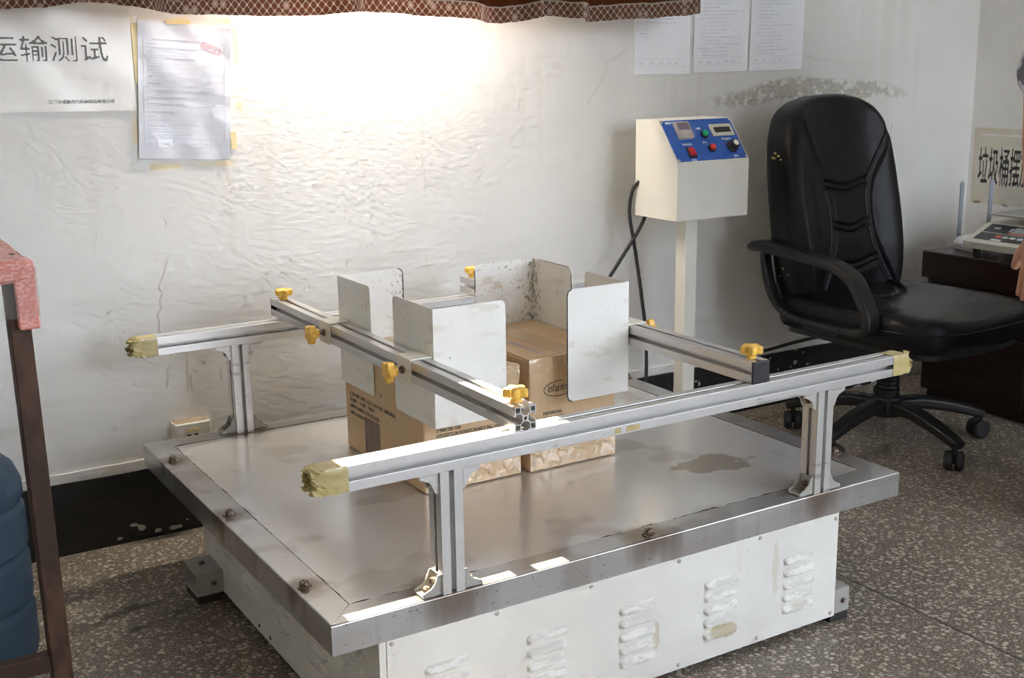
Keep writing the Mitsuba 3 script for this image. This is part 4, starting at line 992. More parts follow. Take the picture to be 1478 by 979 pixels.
clamp(k, 0.8268, 1, 0.66)
chipped(k, [(xr - 0.1545, 0.722, GZ1 - 0.012), (xr - 0.1545, 0.722, 0.62), (xr - 0.1545, 0.722, 0.60)]); chipped(k, [(xr - 0.0015, 0.571, GZ1 - 0.009), (xr - 0.0015, 0.5695, 0.6), (xr - 0.0015, 0.5695, 0.56)])
chipped(k, [(xr - 0.001, 0.70, GZ1), (xr - 0.001, 0.64, GZ1), (xr - 0.001, 0.582, GZ1), (xr - 0.001, 0.5725, GZ1 - 0.004)])
k, _ = guard('clean cream steel corner guard at the front right corner of the cartons', xr, 0.366, 1, -1, 0.152, 0.150, 1)
clamp(k, 0.8268, 1, 0.395)
chipped(k, [(xr - 0.14, 0.366, GZ1), (xr - 0.1475, 0.366, GZ1 - 0.004), (xr - 0.15, 0.366, GZ1 - 0.012), (xr - 0.15, 0.366, 0.6), (xr - 0.15, 0.366, GZ0 + 0.012), (xr - 0.147, 0.366, GZ0 + 0.004), (xr - 0.14, 0.366, GZ0)], 0.0013)
chipped(k, [(xr - 0.0012, 0.50, GZ1), (xr - 0.0012, 0.512, GZ1 - 0.002), (xr - 0.0012, 0.518, GZ1 - 0.01), (xr - 0.0012, 0.518, 0.6)])

# ================================================================== cartons
def carton(label, x0, x1, y0, y1, z0, z1, seed):
    k = thing('carton', label, 'cardboard box', 'shrink-taped cartons on the test bench')
    r = np.random.default_rng(seed)
    b = rbox(x0, x1, y0, y1, z0, z1, 0.004, 2)
    add(k, 'body', b, 'cardboard', smooth=30)
    xm = (x0 + x1) / 2; e = 0.0006
    # top flaps meeting under the tape along y
    for a, c in ((x0 + 0.003, xm - 0.0012), (xm + 0.0012, x1 - 0.003)):
        add(k, 'top_flap', box(a, c, y0 + 0.0005, y1 - 0.0005, z1 - 0.001, z1 + 0.003, 0.001), 'cardboard')
    # clear tape: along the seam, and around the upper and lower edges of the end
    zt = z1 + 0.003
    add(k, 'packing_tape', cat_(box(xm - 0.027, xm + 0.027, y0, y1, zt, zt + 0.0005), box(xm - 0.027, xm + 0.027, y0 - e, y0, zt - 0.055, zt + 0.0005)), 'packing_tape', label='clear packing tape along the top seam')
    add(k, 'packing_tape', cat_(box(x0, x1, y0 - e, y0, z1 - 0.026, z1 + 0.003), box(x0, x1, y0, y0 + 0.022, zt, zt + 0.0004)), 'packing_tape', label='clear packing tape over the upper front edge')
    add(k, 'packing_tape', box(x0, x1, y0 - e, y0, z0 + 0.002, z0 + 0.045), 'packing_tape', label='clear packing tape along the lower front edge')
    # wrinkles of the tape, their glints painted on as near-white ridges
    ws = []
    def glint_crease(p, q, w=0.0009):
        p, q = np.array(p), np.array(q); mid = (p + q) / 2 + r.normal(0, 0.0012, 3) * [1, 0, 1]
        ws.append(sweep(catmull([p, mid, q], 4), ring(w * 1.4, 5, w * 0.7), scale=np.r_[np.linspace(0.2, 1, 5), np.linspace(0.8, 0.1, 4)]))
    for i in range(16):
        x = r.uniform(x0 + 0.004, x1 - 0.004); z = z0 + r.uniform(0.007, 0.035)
        glint_crease((x, y0 - e - 0.0004, z), (x + r.normal(0, 0.006), y0 - e - 0.0004, z + r.uniform(0.004, 0.018)), r.uniform(0.0005, 0.0011))
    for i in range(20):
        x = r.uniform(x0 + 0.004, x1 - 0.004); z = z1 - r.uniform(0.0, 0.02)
        glint_crease((x, y0 - e - 0.0004, z), (x + r.uniform(0.002, 0.02) * (i % 2), y0 - e - 0.0004, z - r.uniform(0.003, 0.009)), r.uniform(0.0004, 0.0009))
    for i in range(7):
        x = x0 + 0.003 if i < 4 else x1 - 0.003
        glint_crease((x, y0 - e - 0.0004, z0 + 0.007), (x + (1 if i < 4 else -1) * r.uniform(0.004, 0.016), y0 - e - 0.0004, z0 + r.uniform(0.012, 0.035)), 0.0009)
    add(k, 'tape_wrinkle_glints', cat_(*ws), 'tape_glint_white', smooth=60, kind='stuff')
    return k
def on_front(m, x, y, z): return xf(m, frame((1, 0, 0), (0, 0, 1)), (x, y, z))
def on_left(m, x, y, z): return xf(m, frame((0, -1, 0), (0, 0, 1)), (x, y, z))
def on_top(m, x, y, z): return xf(m, frame((0, 1, 0), (-1, 0, 0)), (x, y, z))
C1 = (0.3735, 0.590, 0.412, 0.778, ZT + 0.0004, 0.5105)
C2 = (0.6085, 0.8195, 0.405, 0.718, ZT + 0.0004, 0.518)
k1 = carton('brown cardboard carton with a barcode on its side, left of the pair', *C1, 3)
k2 = carton('brown cardboard carton with an oval logo on its end, right of the pair', *C2, 8)
def fat(m, s): v = m.copy(); v.apply_scale([s, 1, 1]); return v
L0 = C1[0] - 0.0002
for s, y, z in (('L 21.08 x W 6.10 x H 9.10  INCHES', 0.752, 0.4085), ('CUBE    0.05    FEET', 0.752, 0.395), ('MFG CODE: 2132233B', 0.752, 0.381), ('MFG BARCODE:', 0.752, 0.366)):
    add(k1, 'print', on_left(fat(text(s, 0.0075, bold=True), 1.25), L0, y, z), 'ink')
add(k1, 'print', on_left(text(': 2', 0.008, bold=True), L0, 0.605, 0.438), 'ink')
rb = np.random.default_rng(2); bars_ = []; yy = 0.0
while yy < 0.072:
    w_ = rb.choice([0.0012, 0.0012, 0.0024, 0.0036]); bars_.append(trimesh.creation.box(bounds=[[yy, 0, 0], [yy + w_, 0.078, 0.0004]])); yy += w_ + rb.choice([0.0007, 0.0007, 0.0014])
add(k1, 'barcode', on_left(cat_(*bars_), L0, 0.682, 0.2985), 'purple_ink', label='printed barcode')
add(k1, 'print', on_left(text('2132233', 0.006), L0, 0.662, 0.2895), 'ink')
Y1 = C1[2] - 0.0009
for s, z in (('PO# 3005248', 0.417), ('ITEM# 205-016', 0.406), ('DESCRIPTION: WONDER BUMBLE BALL AND SNAIL', 0.395)):
    add(k1, 'print', on_front(fat(text(s, 0.0066, bold=True), 0.74), C1[0] + 0.027, Y1 + 0.0007, z), 'ink')
Y2 = C2[2] - 0.0009
for s, z in (('PO# 3005248', 0.4015), ('ITEM# 205-016', 0.391), ('DESCRIPTION: WONDER BUMBLE', 0.3805)):
    add(k2, 'print', on_front(fat(text(s, 0.0066, bold=True), 0.74), C2[0] + 0.031, Y2 + 0.0007, z), 'ink')
a_ = np.linspace(0, 2 * np.pi, 60, endpoint=False)
ov = Polygon(np.c_[0.038 * np.cos(a_), 0.0165 * np.sin(a_)]).difference(Polygon(np.c_[0.0366 * np.cos(a_), 0.0151 * np.sin(a_)]))
lt = text('infantino', 0.0140); lt = fat(lt, 0.0565 / (lt.bounds[1][0] - lt.bounds[0][0]))
add(k2, 'logo', cat_(on_front(trimesh.creation.extrude_polygon(ov, 0.0004, engine='earcut'), C2[0] + 0.071, Y2 + 0.0007, 0.4535), on_front(lt, C2[0] + 0.0427, Y2 + 0.0007, 0.4482)), 'ink', label='printed oval logo reading infantino')
add(k2, 'print', on_top(fat(text('DO NOT OPEN WITH KNIFE', 0.015), 0.72), C2[0] + 0.058, C2[2] + 0.035, C2[5] + 0.0031), 'grey_ink', label='grey printed warning on the top')

# ================================================================== control box on its stand
cx0, cx1 = 1.397, 1.644
ck = thing('control_box', 'cream control box with a sloping blue panel on a square pole', 'control panel')
poly = Polygon([(0.92, 0.676), (0.92, 0.829), (1.004, 0.936), (1.10, 0.936), (1.10, 0.676)])
hb = extrude(poly, cx1 - cx0, 'x', (cx0, 0, 0))
add(ck, 'housing', hb, 'cream_paint')
pu = np.array([1.0, 0, 0]); pv = np.array([0, 0.084, 0.107]); PL = np.linalg.norm(pv); pv = pv / PL
PF = frame(pu, pv); PO = np.array([cx0, 0.92, 0.829])
def on_panel(m, u, v, off=0.0): return xf(m, PF, PO + pu * u + pv * v + PF[:, 2] * off)
pb = add(ck, 'blue_panel', on_panel(box(0.004, 0.243, 0.003, PL - 0.003, 0, 0.002, 0.0005), 0, 0), 'panel_blue', label='blue instrument panel with white lettering')
W_ = 0.247
pvv = lambda v: PL * (1 - v)                 # v measured downwards
def pnl(name, m, u, v, b, label=None, off=0.002, smooth=False): return add(ck, name, on_panel(m, u * W_, pvv(v), off), b, smooth=smooth, label=label)
for u, v in ((0.025, 0.05), (0.975, 0.05), (0.025, 0.95), (0.975, 0.95)): pnl('corner_screw', lathe([(0.0045, 0), (0.0045, 0.001), (0.003, 0.0025), (0, 0.003)], (0, 0, 0), None, 12), u, v, 'bright_steel', smooth=30)
tm = pnl('timer', box(-0.024, 0.024, -0.026, 0.026, 0, 0.012, 0.002), 0.245, 0.30, 'timer_face', 'grey digital timer under a clear hinged cover')
add(tm, 'display', on_panel(box(-0.019, 0.019, -0.001, 0.021, 0.0118, 0.0126), 0.245 * W_, pvv(0.30), 0.002), 'timer_window')
for i in range(4): add(tm, 'button', on_panel(box(-0.016 + i * 0.0085, -0.010 + i * 0.0085, -0.013, -0.008, 0.0118, 0.013, 0.0004), 0.245 * W_, pvv(0.30), 0.002), 'display_bezel')
add(tm, 'cover', on_panel(cat_(box(-0.026, 0.028, -0.028, 0.029, 0.0165, 0.0172)), 0.245 * W_, pvv(0.30), 0.002), 'clear_cover')
def push(u, v, b, label):
    k_ = pnl('push_button', lathe([(0.0105, 0), (0.0105, 0.007), (0.0098, 0.0075), (0, 0.0075)], (0, 0, 0), None, 24), u, v, 'black_plastic', label, smooth=30)
    add(k_, 'cap', on_panel(lathe([(0.0085, 0.0075), (0.0085, 0.0125), (0.007, 0.0140), (0, 0.0145)], (0, 0, 0), None, 24), u * W_, pvv(v), 0.002), b, smooth=30)
push(0.515, 0.40, 'green_button', 'green push button'); push(0.53, 0.73, 'red_button', 'red push button')
sw = pnl('rocker_switch', box(-0.0125, 0.0125, -0.016, 0.016, 0, 0.0045, 0.001), 0.237, 0.79, 'black_plastic', 'red rocker switch')
add(sw, 'rocker', on_panel(xf(box(-0.0095, 0.0095, -0.0125, 0.0125, 0.002, 0.0085, 0.0008), np.array([[1, 0, 0], [0, 0.98, 0.12], [0, -0.12, 0.98]])), 0.237 * W_, pvv(0.79), 0.002), 'red_rocker')
dp = pnl('display', cat_(box(-0.0385, 0.0385, -0.019, 0.019, 0, 0.004, 0.001)), 0.79, 0.31, 'display_bezel', 'beige digital display')
add(dp, 'window', on_panel(box(-0.028, 0.028, -0.009, 0.008, 0.0038, 0.0046), 0.79 * W_, pvv(0.31), 0.002), 'display_glass')
kb = pnl('speed_knob', lathe([(0.017, 0), (0.017, 0.005), (0.014, 0.008), (0.0125, 0.021), (0.0115, 0.0225), (0, 0.0225)], (0, 0, 0), None, 28), 0.825, 0.72, 'black_plastic', 'black rotary knob with a white cap', smooth=30)
add(kb, 'cap', on_panel(lathe([(0.0085, 0.0224), (0.008, 0.0234), (0, 0.0236)], (0, 0, 0), None, 20), 0.825 * W_, pvv(0.72), 0.002), 'white_plastic', smooth=30)
for s, u, v, h in (('模拟汽车运输振动台', 0.065, 0.115, 0.0085), ('时间设定', 0.165, 0.625, 0.0082), ('启动', 0.445, 0.27, 0.0082), ('停止', 0.455, 0.60, 0.0082), ('转速显示', 0.735, 0.545, 0.0082), ('调速', 0.80, 0.955, 0.0082), ('电源', 0.20, 0.99, 0.0082)):
    pnl('lettering', hanzi(s, 20, h), u, v, 'white_print')
pl = add(ck, 'pole', box(1.474, 1.516, 0.975, 1.017, 0.012, 0.677, 0.002), 'cream_paint')
add(ck, 'base_plate', box(1.37, 1.58, 0.90, 1.10, 0.0, 0.012, 0.002), 'machine_paint')
for x, y in ((1.39, 0.92), (1.56, 0.92), (1.39, 1.08), (1.56, 1.08)): add(ck, 'base_bolt', xf(hex_bolt(0.006, 0.006), off=(x, y, 0.012)), 'rusty_bolt')
add(ck, 'cable', tube_path([(1.40, 1.085, 0.77), (1.388, 1.10, 0.745), (1.385, 1.11, 0.68), (1.405, 1.11, 0.58), (1.425, 1.105, 0.45), (1.44, 1.10, 0.32), (1.43, 1.09, 0.16), (1.38, 1.08, 0.03), (1.30, 1.09, 0.008), (1.24, 1.10, 0.0075)], 0.0052, 8), 'black_plastic', smooth=40, label='black cable looping down behind the box')
add(ck, 'cable', tube_path([(1.43, 1.09, 0.685), (1.415, 1.10, 0.64), (1.37, 1.12, 0.56), (1.31, 1.14, 0.47), (1.22, 1.16, 0.38), (1.1, 1.165, 0.2), (1.0, 1.15, 0.04), (0.93, 1.12, 0.0075)], 0.0052, 8), 'black_plastic', smooth=40, label='black cable running left behind the guards')

# ================================================================== office chair, facing the camera side
CX, CY, CYAW = 2.045, 0.745, 0.05
oc = thing('office_chair', 'black leather office chair with stitched backrest and a single loop armrest against the wall', 'chair')
CR = Rz(CYAW)
def ch(m, flip=False):
    """chair coordinates: x to the chair's own right as seen from the front (world +x), y backwards, z up; origin on the floor under the column"""
    return xf(m, CR, (CX, CY, 0))
def band(x, y, pts, w, d):
    ls = LineString(pts); return d * np.exp(-(shapely.distance(ls, shapely.points(np.c_[x, y])) / w) ** 2)
# backrest: drawn in (u across, v up)
BW, BH = 0.24, 0.60
half = [(0.0, 0.215), (0.12, 0.230), (0.28, 0.236), (0.42, 0.226), (0.50, 0.206), (0.555, 0.172), (0.585, 0.12), (0.598, 0.06)]
hc = catmull(np.array([(w, v) for v, w in half]), 8)
outline = np.vstack([hc, [[0, 0.600]], np.c_[-hc[::-1, 0], hc[::-1, 1]]])
outline = Polygon(outline).buffer(-0.02).buffer(0.02)
seamL = catmull(np.array([(-0.185, 0.535), (-0.150, 0.48), (-0.105, 0.39), (-0.072, 0.29), (-0.072, 0.19), (-0.105, 0.09), (-0.15, 0.0)]), 10)
seamR = catmull(np.array([(0.195, 0.50), (0.150, 0.42), (0.105, 0.34), (0.088, 0.25), (0.095, 0.17), (0.13, 0.08), (0.175, 0.0)]), 10)
bars3 = [catmull(np.array([(a, v + 0.008), ((a + b) / 2, v - 0.006), (b, v + 0.012)]), 6) for a, b, v in ((-0.068, 0.098, 0.335), (-0.052, 0.088, 0.215), (-0.072, 0.110, 0.105))]
bars3 += [b - [0, 0.018] for b in bars3]
def back_extra(x, y):
    z = 0.020 * np.exp(-((np.abs(x) - 0.185) / 0.05) ** 2) - 0.006 * np.exp(-(x / 0.12) ** 2) + 0.012 * np.exp(-((y - 0.14) / 0.13) ** 2)
    for s, off in ((seamL, 0.0), (seamR, 0.0)):
        z = z + band(x, y, s, 0.005, -0.008) + band(x, y, s + [0.013, 0], 0.005, -0.007)
    for b in bars3: z = z + band(x, y, b, 0.005, -0.007)
    z = z + 0.0025 * (meshkit.fbm(np.c_[x * 14, y * 14, x * 0], 3) - 0.5)
    return z
bk = pillow(outline, 0.105, 0.032, 0.0042, back_extra, 3.0)
tilt = 0.14
def place_back(m):
    v = np.array(m.vertices); u, h, d = v[:, 0], v[:, 1], v[:, 2]
    # curl backwards towards the top, gentle wrap around the sitter
    ang = tilt + 0.08 * (h / BH - 0.5)
    y = 0.205 - d * np.cos(ang) + h * np.sin(ang) * 0.9 - 0.25 * u * u
    z = 0.395 + h * np.cos(ang) + d * np.sin(ang)
    q = trimesh.Trimesh(np.c_[u, y, z], m.faces[:, ::1], process=False)
    if q.volume < 0: q.invert()
    return ch(q)
add(oc, 'backrest', place_back(bk), 'leather', smooth=50)
def stitch(pts, off, n):
    out = []
    P_ = LineString(pts)
    for i in range(n):
        a = P_.interpolate((i + 0.2) / n, True).coords[0]; b = P_.interpolate((i + 0.75) / n, True).coords[0]
        out.append(sweep(np.array([(a[0] + off, a[1], 0.055 + back_extra(np.array([a[0] + off]), np.array([a[1]]))[0] - 0.0005), (b[0] + off, b[1], 0.055 + back_extra(np.array([b[0] + off]), np.array([b[1]]))[0] - 0.0005)]), ring(0.0006, 4)))
    return out
st_ = stitch(seamL, -0.006, 70) + stitch(seamL, 0.017, 70) + stitch(seamR, -0.006, 60) + stitch(seamR, 0.017, 60)
add(oc, 'stitching', place_back(cat_(*st_)), 'leather_thread', kind='stuff')
pipe = outline.buffer(-0.006).exterior
pp = np.array([pipe.interpolate(i / 160, True).coords[0] for i in range(160)])
add(oc, 'piping', place_back(sweep(np.c_[pp, np.full(160, 0.030)], ring(0.0028, 6), closed=True)), 'leather', smooth=40)
# torn foam at the edges
fo = []
rf = np.random.default_rng(4)
for u, v in ((-0.232, 0.43), (0.240, 0.135), (0.238, 0.125), (-0.222, 0.10)):
    for i in range(5):
        s = trimesh.creation.icosphere(subdivisions=1, radius=rf.uniform(0.0015, 0.0035)); s.apply_scale([1.6, 1, 0.7]); fo.append(xf(s, off=(u + rf.normal(0, 0.004) + np.sign(u) * 0.003, v + rf.normal(0, 0.006), rf.normal(0, 0.01))))
add(oc, 'torn_foam', place_back(cat_(*fo)), 'foam', kind='stuff', label='yellow foam showing through torn edges')
# seat
sh = [(-0.20, 0.235), (-0.235, 0.20), (-0.245, 0.05), (-0.25, -0.10), (-0.245, -0.22), (-0.215, -0.285), (-0.15, -0.318), (0.0, -0.330)]
sh = catmull(np.array(sh), 6); seat_o = Polygon(np.vstack([sh, np.c_[-sh[::-1, 0], sh[::-1, 1]]])).buffer(-0.02).buffer(0.02)
seam_s = catmull(np.array([(-0.17, 0.22), (-0.10, 0.05), (0.0, 0.0), (0.10, 0.05), (0.17, 0.22)]), 10)
seam_t = catmull(np.array([(-0.235, -0.12), (-0.1, -0.17), (0.0, -0.18), (0.1, -0.17), (0.235, -0.12)]), 10)
def seat_extra(x, y):
    z = 0.010 * np.exp(-((np.abs(x) - 0.17) / 0.06) ** 2) + band(x, y, seam_s, 0.004, -0.005) + band(x, y, seam_s + [0, 0.012], 0.004, -0.005) + band(x, y, seam_t, 0.003, -0.003)
    z = z - 0.02 * np.clip((-y - 0.18) / 0.15, 0, 1) ** 2
    return z + 0.003 * (meshkit.fbm(np.c_[x * 22, y * 22, x * 0], 3) - 0.5)
se = pillow(seat_o, 0.095, 0.035, 0.007, seat_extra, 2.6)
add(oc, 'seat', ch(xf(se, off=(0, 0, 0.385))), 'leather', smooth=50)
pp = seat_o.buffer(0.0005).exterior; pp = np.array([pp.interpolate(i / 150, True).coords[0] for i in range(150)])
add(oc, 'piping', ch(sweep(np.c_[pp, np.full(150, 0.395)], ring(0.003, 6), closed=True)), 'leather', smooth=40)
add(oc, 'seat_pan', ch(xf(extrude(seat_o.buffer(-0.03), 0.02), off=(0, 0, 0.322))), 'chair_plastic')
add(oc, 'tilt_mechanism', ch(cat_(box(-0.07, 0.07, -0.11, 0.12, 0.268, 0.324, 0.012), box(-0.03, 0.03, 0.1, 0.26, 0.275, 0.295, 0.004))), 'chair_plastic')
add(oc, 'back_bar', ch(sweep(catmull([(0, 0.2, 0.285), (0, 0.27, 0.31), (0, 0.285, 0.4), (0, 0.31, 0.55)], 8), rrect(0.06, 0.014, 0.004, 2))), 'chair_plastic', smooth=40)
add(oc, 'tilt_lever', ch(cat_(cyl((0.06, -0.02, 0.29), (0.22, -0.02, 0.285), 0.005, 8), lathe([(0, 0), (0.01, 0.1), (0.01, 0.9), (0, 1)], (0.2, -0.02, 0.2855), (0.25, -0.02, 0.284), 10))), 'black_plastic')
# armrest loops
ap = catmull([(0.315, 0.545), (0.262, 0.553), (0.16, 0.549), (0.06, 0.540), (-0.02, 0.532), (-0.085, 0.505), (-0.125, 0.455), (-0.150, 0.405), (-0.135, 0.372), (-0.06, 0.362), (0.06, 0.362), (0.15, 0.372), (0.205, 0.405), (0.235, 0.460), (0.250, 0.515), (0.252, 0.545)], 6)
for sx in (-1,):      # only the left loop is still on the chair
    path = np.c_[np.full(len(ap), sx * 0.285), ap[:, 0], ap[:, 1]]
    t_ = np.linspace(0, 1, len(ap))
    wide = np.interp(t_, [0, 0.04, 0.1, 0.35, 0.5, 0.62, 1], [0.55, 1, 1.05, 1.0, 0.95, 0.72, 0.6])
    AO = (2.075, CY, 0.012)
    add(oc, 'armrest', xf(sweep(path, rrect(0.054, 0.031, 0.012, 4), side=(1, 0, 0), scale=wide), off=AO), 'chair_plastic', smooth=50)
    for yy in (-0.05, 0.09): add(oc, 'armrest_bolt', xf(cyl((sx * 0.302, yy, 0.366), (sx * 0.308, yy, 0.366), 0.006, 8), off=AO), 'black_plastic')
    add(oc, 'armrest_bracket', xf(box(*sorted((sx * 0.12, sx * 0.28)), -0.03, 0.10, 0.335, 0.35, 0.003), off=AO), 'chair_plastic')
# column with bellows cover, five-star foot, twin castors
add(oc, 'column', ch(lathe([(0, 0.115), (0.034, 0.115), (0.034, 0.16)] + [(0.030 + 0.003 * (i % 2), 0.16 + i * 0.006) for i in range(12)] + [(0.027, 0.235), (0.027, 0.27), (0, 0.27)], (0, 0, 0), None, 24)), 'chair_plastic', smooth=30)
add(oc, 'hub', ch(lathe([(0, 0.085), (0.05, 0.085), (0.052, 0.12), (0.04, 0.138), (0, 0.138)], (0, 0, 0), None, 24)), 'chair_plastic', smooth=40)
for a in (-101, -29, 43, 115, 187):
    A = Rz(math.radians(a))
    pth = catmull([(0.03, 0, 0.112), (0.10, 0, 0.115), (0.19, 0, 0.100), (0.265, 0, 0.080), (0.292, 0, 0.070)], 6)
    leg = sweep(pth, rrect(0.05, 0.036, 0.012, 4), side=(0, 1, 0), scale=np.linspace(1.1, 0.68, len(pth)))
    lg = add(oc, 'base_leg', ch(xf(leg, A)), 'chair_plastic', smooth=45)
    sw_ = math.radians(a * 1.7 + 30)
    hx = np.array([0.275 * math.cos(math.radians(a)), 0.275 * math.sin(math.radians(a)), 0])
    tr = xf(cyl((0, 0, 0.045), (0, 0, 0.075), 0.007, 10), np.eye(3), hx)
    B = Rz(sw_)
    for s in (-1, 1):
        wm = lathe([(0, 0), (0.022, 0), (0.027, 0.15), (0.027, 0.75), (0.021, 1), (0, 1)], np.array([0.008, s * 0.004, 0.0272]), np.array([0.008, s * 0.026, 0.0272]), 24)
        add(lg, 'caster_wheel', ch(xf(wm, B, hx)), 'black_plastic', smooth=40)
    hood = m3.Manifold.cylinder(0.008, 0.03, circular_segments=24)
    add(lg, 'caster_stem', ch(cat_(tr, xf(box(-0.015, 0.02, -0.004, 0.004, 0.02, 0.056, 0.003), B, hx))), 'black_plastic')

# ================================================================== cabinet by the side wall, scale on it
kx = 2.49
KZ = 0.485
kb_ = thing('cabinet', 'low dark wood cabinet with a brass pull standing against the side wall', 'cabinet')
add(kb_, 'body', box(kx + 0.02, 2.925, -0.55, 1.01, 0.03, 0.40, 0.002), 'dark_wood')
add(kb_, 'plinth', box(kx + 0.03, 2.92, -0.53, 0.99, 0.0, 0.031), 'dark_wood')
add(kb_, 'top', rbox(kx, 2.926, -0.57, 1.022, 0.398, KZ, 0.006, 2), 'dark_wood', smooth=30)
for i, (a, b) in enumerate(((0.62, 1.0), (0.23, 0.61), (-0.16, 0.22), (-0.54, -0.17))):
    d = add(kb_, 'drawer', box(kx + 0.004, kx + 0.021, a, b, 0.262, 0.385, 0.002), 'dark_wood')
    h = catmull([(kx, (a + b) / 2 + 0.034, 0.348), (kx - 0.012, (a + b) / 2 + 0.026, 0.338), (kx - 0.013, (a + b) / 2, 0.335), (kx - 0.012, (a + b) / 2 - 0.026, 0.338), (kx, (a + b) / 2 - 0.034, 0.348)], 6)
    add(d, 'pull', cat_(sweep(h, ring(0.003, 8)), box(kx - 0.001, kx + 0.0045, (a + b) / 2 - 0.045, (a + b) / 2 + 0.045, 0.342, 0.362, 0.001), lathe([(0.006, 0), (0.004, 1), (0, 1)], (kx - 0.008, (a + b) / 2, 0.336), (kx - 0.016, (a + b) / 2, 0.336), 10)), 'gold_metal', smooth=40, label='brass pull')
    dd = add(kb_, 'door', box(kx + 0.006, kx + 0.021, a, b, 0.04, 0.254, 0.002), 'dark_wood')
    add(dd, 'knob', lathe([(0.004, 0), (0.004, 0.5), (0.009, 0.7), (0.007, 1), (0, 1)], (kx + 0.006, b - 0.05, 0.2), (kx - 0.014, b - 0.05, 0.2), 14), 'gold_metal', smooth=40)
# bench scale, its keys towards the chair
sx0, sy1, sz = 2.512, 0.885, KZ + 0.025
SY0 = sy1 - 0.34
sc_ = thing('bench_scale', 'beige electronic bench scale with a steel pan on the dark cabinet', 'scale')
prof_ = Polygon([(sx0, sz), (sx0 - 0.002, sz + 0.020), (sx0 + 0.006, sz + 0.024), (sx0 + 0.112, sz + 0.068), (sx0 + 0.33, sz + 0.068), (sx0 + 0.33, sz)])
bd = trimesh.creation.extrude_polygon(prof_, 0.34, engine='earcut'); bd = xf(bd, AX['y'], (0, sy1, 0))
add(sc_, 'body', bd, 'scale_body')
for x in (sx0 + 0.03, sx0 + 0.30):
    for y in (sy1 - 0.03, SY0 + 0.03): add(sc_, 'foot', cyl((x, y, KZ), (x, y, sz + 0.001), 0.011, 14), 'rubber')
SF = frame((0, -1, 0), (0.106, 0, 0.044)); SO = np.array([sx0 + 0.006, sy1, sz + 0.024])
def on_scale(m, u, v, off=0.0): return xf(m, SF, SO + SF[:, 0] * u + SF[:, 1] * v + SF[:, 2] * off)
add(sc_, 'key_panel', on_scale(box(0.022, 0.318, 0.012, 0.054, 0, 0.0012), 0, 0), 'scale_panel')
add(sc_, 'display_panel', on_scale(box(0.022, 0.318, 0.059, 0.108, 0, 0.0012), 0, 0), 'scale_panel')
add(sc_, 'display', on_scale(box(0.118, 0.26, 0.066, 0.100, 0.001, 0.0022), 0, 0), 'scale_lcd')
add(sc_, 'orange_stripe', on_scale(box(0.110, 0.318, 0.0600, 0.0640, 0.001, 0.0018), 0, 0), 'orange_print')
for i in range(6):
    add(sc_, 'key', on_scale(box(0.086 + i * 0.025, 0.104 + i * 0.025, 0.030, 0.042, 0.001, 0.0028, 0.0006), 0, 0), 'red_key' if i in (0, 4, 5) else 'grey_key')
add(sc_, 'sticker', on_scale(box(0.082, 0.118, 0.012, 0.021, 0.001, 0.0017), 0, 0), 'white_plastic')
add(sc_, 'print', on_scale(cat_(*[box(0.048 + i * 0.007, 0.053 + i * 0.007, 0.080, 0.090, 0.001, 0.0016) for i in range(3)], *[box(0.105, 0.113, 0.072 + i * 0.012, 0.080 + i * 0.012, 0.001, 0.0016) for i in range(2)]), 0, 0), 'grey_key')
add(sc_, 'pan_support', box(sx0 + 0.16, sx0 + 0.27, SY0 + 0.08, sy1 - 0.1, sz + 0.066, sz + 0.091), 'scale_panel')
add(sc_, 'pan', box(sx0 + 0.105, sx0 + 0.335, SY0 + 0.01, sy1 - 0.01, sz + 0.091, sz + 0.099, 0.002), 'pan_steel')
k = thing('paper_sheet', 'curled white paper sheet sticking out behind the scale', 'paper')
cp_ = catmull([(2.56, 0.0, KZ + 0.0015), (2.555, 0.0, KZ + 0.022), (2.58, 0.0, KZ + 0.038), (2.63, 0, KZ + 0.040), (2.70, 0, KZ + 0.028)], 6)
cp_[:, 1] = 0.945; cp_[:, 0] += 0.03
add(k, 'sheet', sweep(cp_, rrect(0.07, 0.0012, 0.0005, 1), side=(0, 1, 0)), 'paper', smooth=60)
k = thing('upright_bar', 'thin grey flat bar standing upright on the cabinet beside the curled paper', 'bar', 'grey upright bars behind the scale')
add(k, 'bar', extrude(Polygon([(-0.008, 0), (0.008, 0), (0.008, 0.205), (0.0, 0.213), (-0.008, 0.208)]), 0.004, 'y', (2.633, 1.0, KZ)), 'grey_bar')
k = thing('upright_bar', 'thin grey flat bar leaning upright right behind the scale pan', 'bar', 'grey upright bars behind the scale')
add(k, 'bar', xf(extrude(Polygon([(-0.009, 0), (0.009, 0), (0.009, 0.204), (0.002, 0.212), (-0.009, 0.207)]), 0.004, 'y', (0, 0, 0)), np.array([[1, 0, 0.03], [0, 1, 0], [0, 0, 1.0]]), (2.775, 1.0, KZ)), 'grey_bar')

# ================================================================== work bench at the left edge, bottle beneath
RX, RY, RT = (-0.332, 0.30, 0.835)
rk = thing('workbench', 'brown steel workbench with a red wrapped top corner at the left edge', 'workbench')
lw = 0.030
def leg_(x, y): return box(x - lw / 2, x + lw / 2, y - lw / 2, y + lw / 2, 0, RT - 0.03, 0.002)
for x, y in ((RX, RY), (RX, RY + 0.68), (RX - 1.3, RY), (RX - 1.3, RY + 0.62)): add(rk, 'leg', xf(leg_(x, y), np.array([[1, 0, -0.012 if x == RX else 0.0], [0, 1, 0], [0, 0, 1]])), 'rust_paint')
add(rk, 'top', box(RX - 1.34, RX + 0.012, RY - 0.024, RY + 0.72, RT - 0.03, RT - 0.002, 0.003), 'rust_paint')
RZl = 0.212
add(rk, 'stretcher', box(RX - 1.29, RX - lw / 2, RY - lw / 2 + 0.004, RY + lw / 2 - 0.004, RZl - 0.03, RZl, 0.002), 'rust_paint')
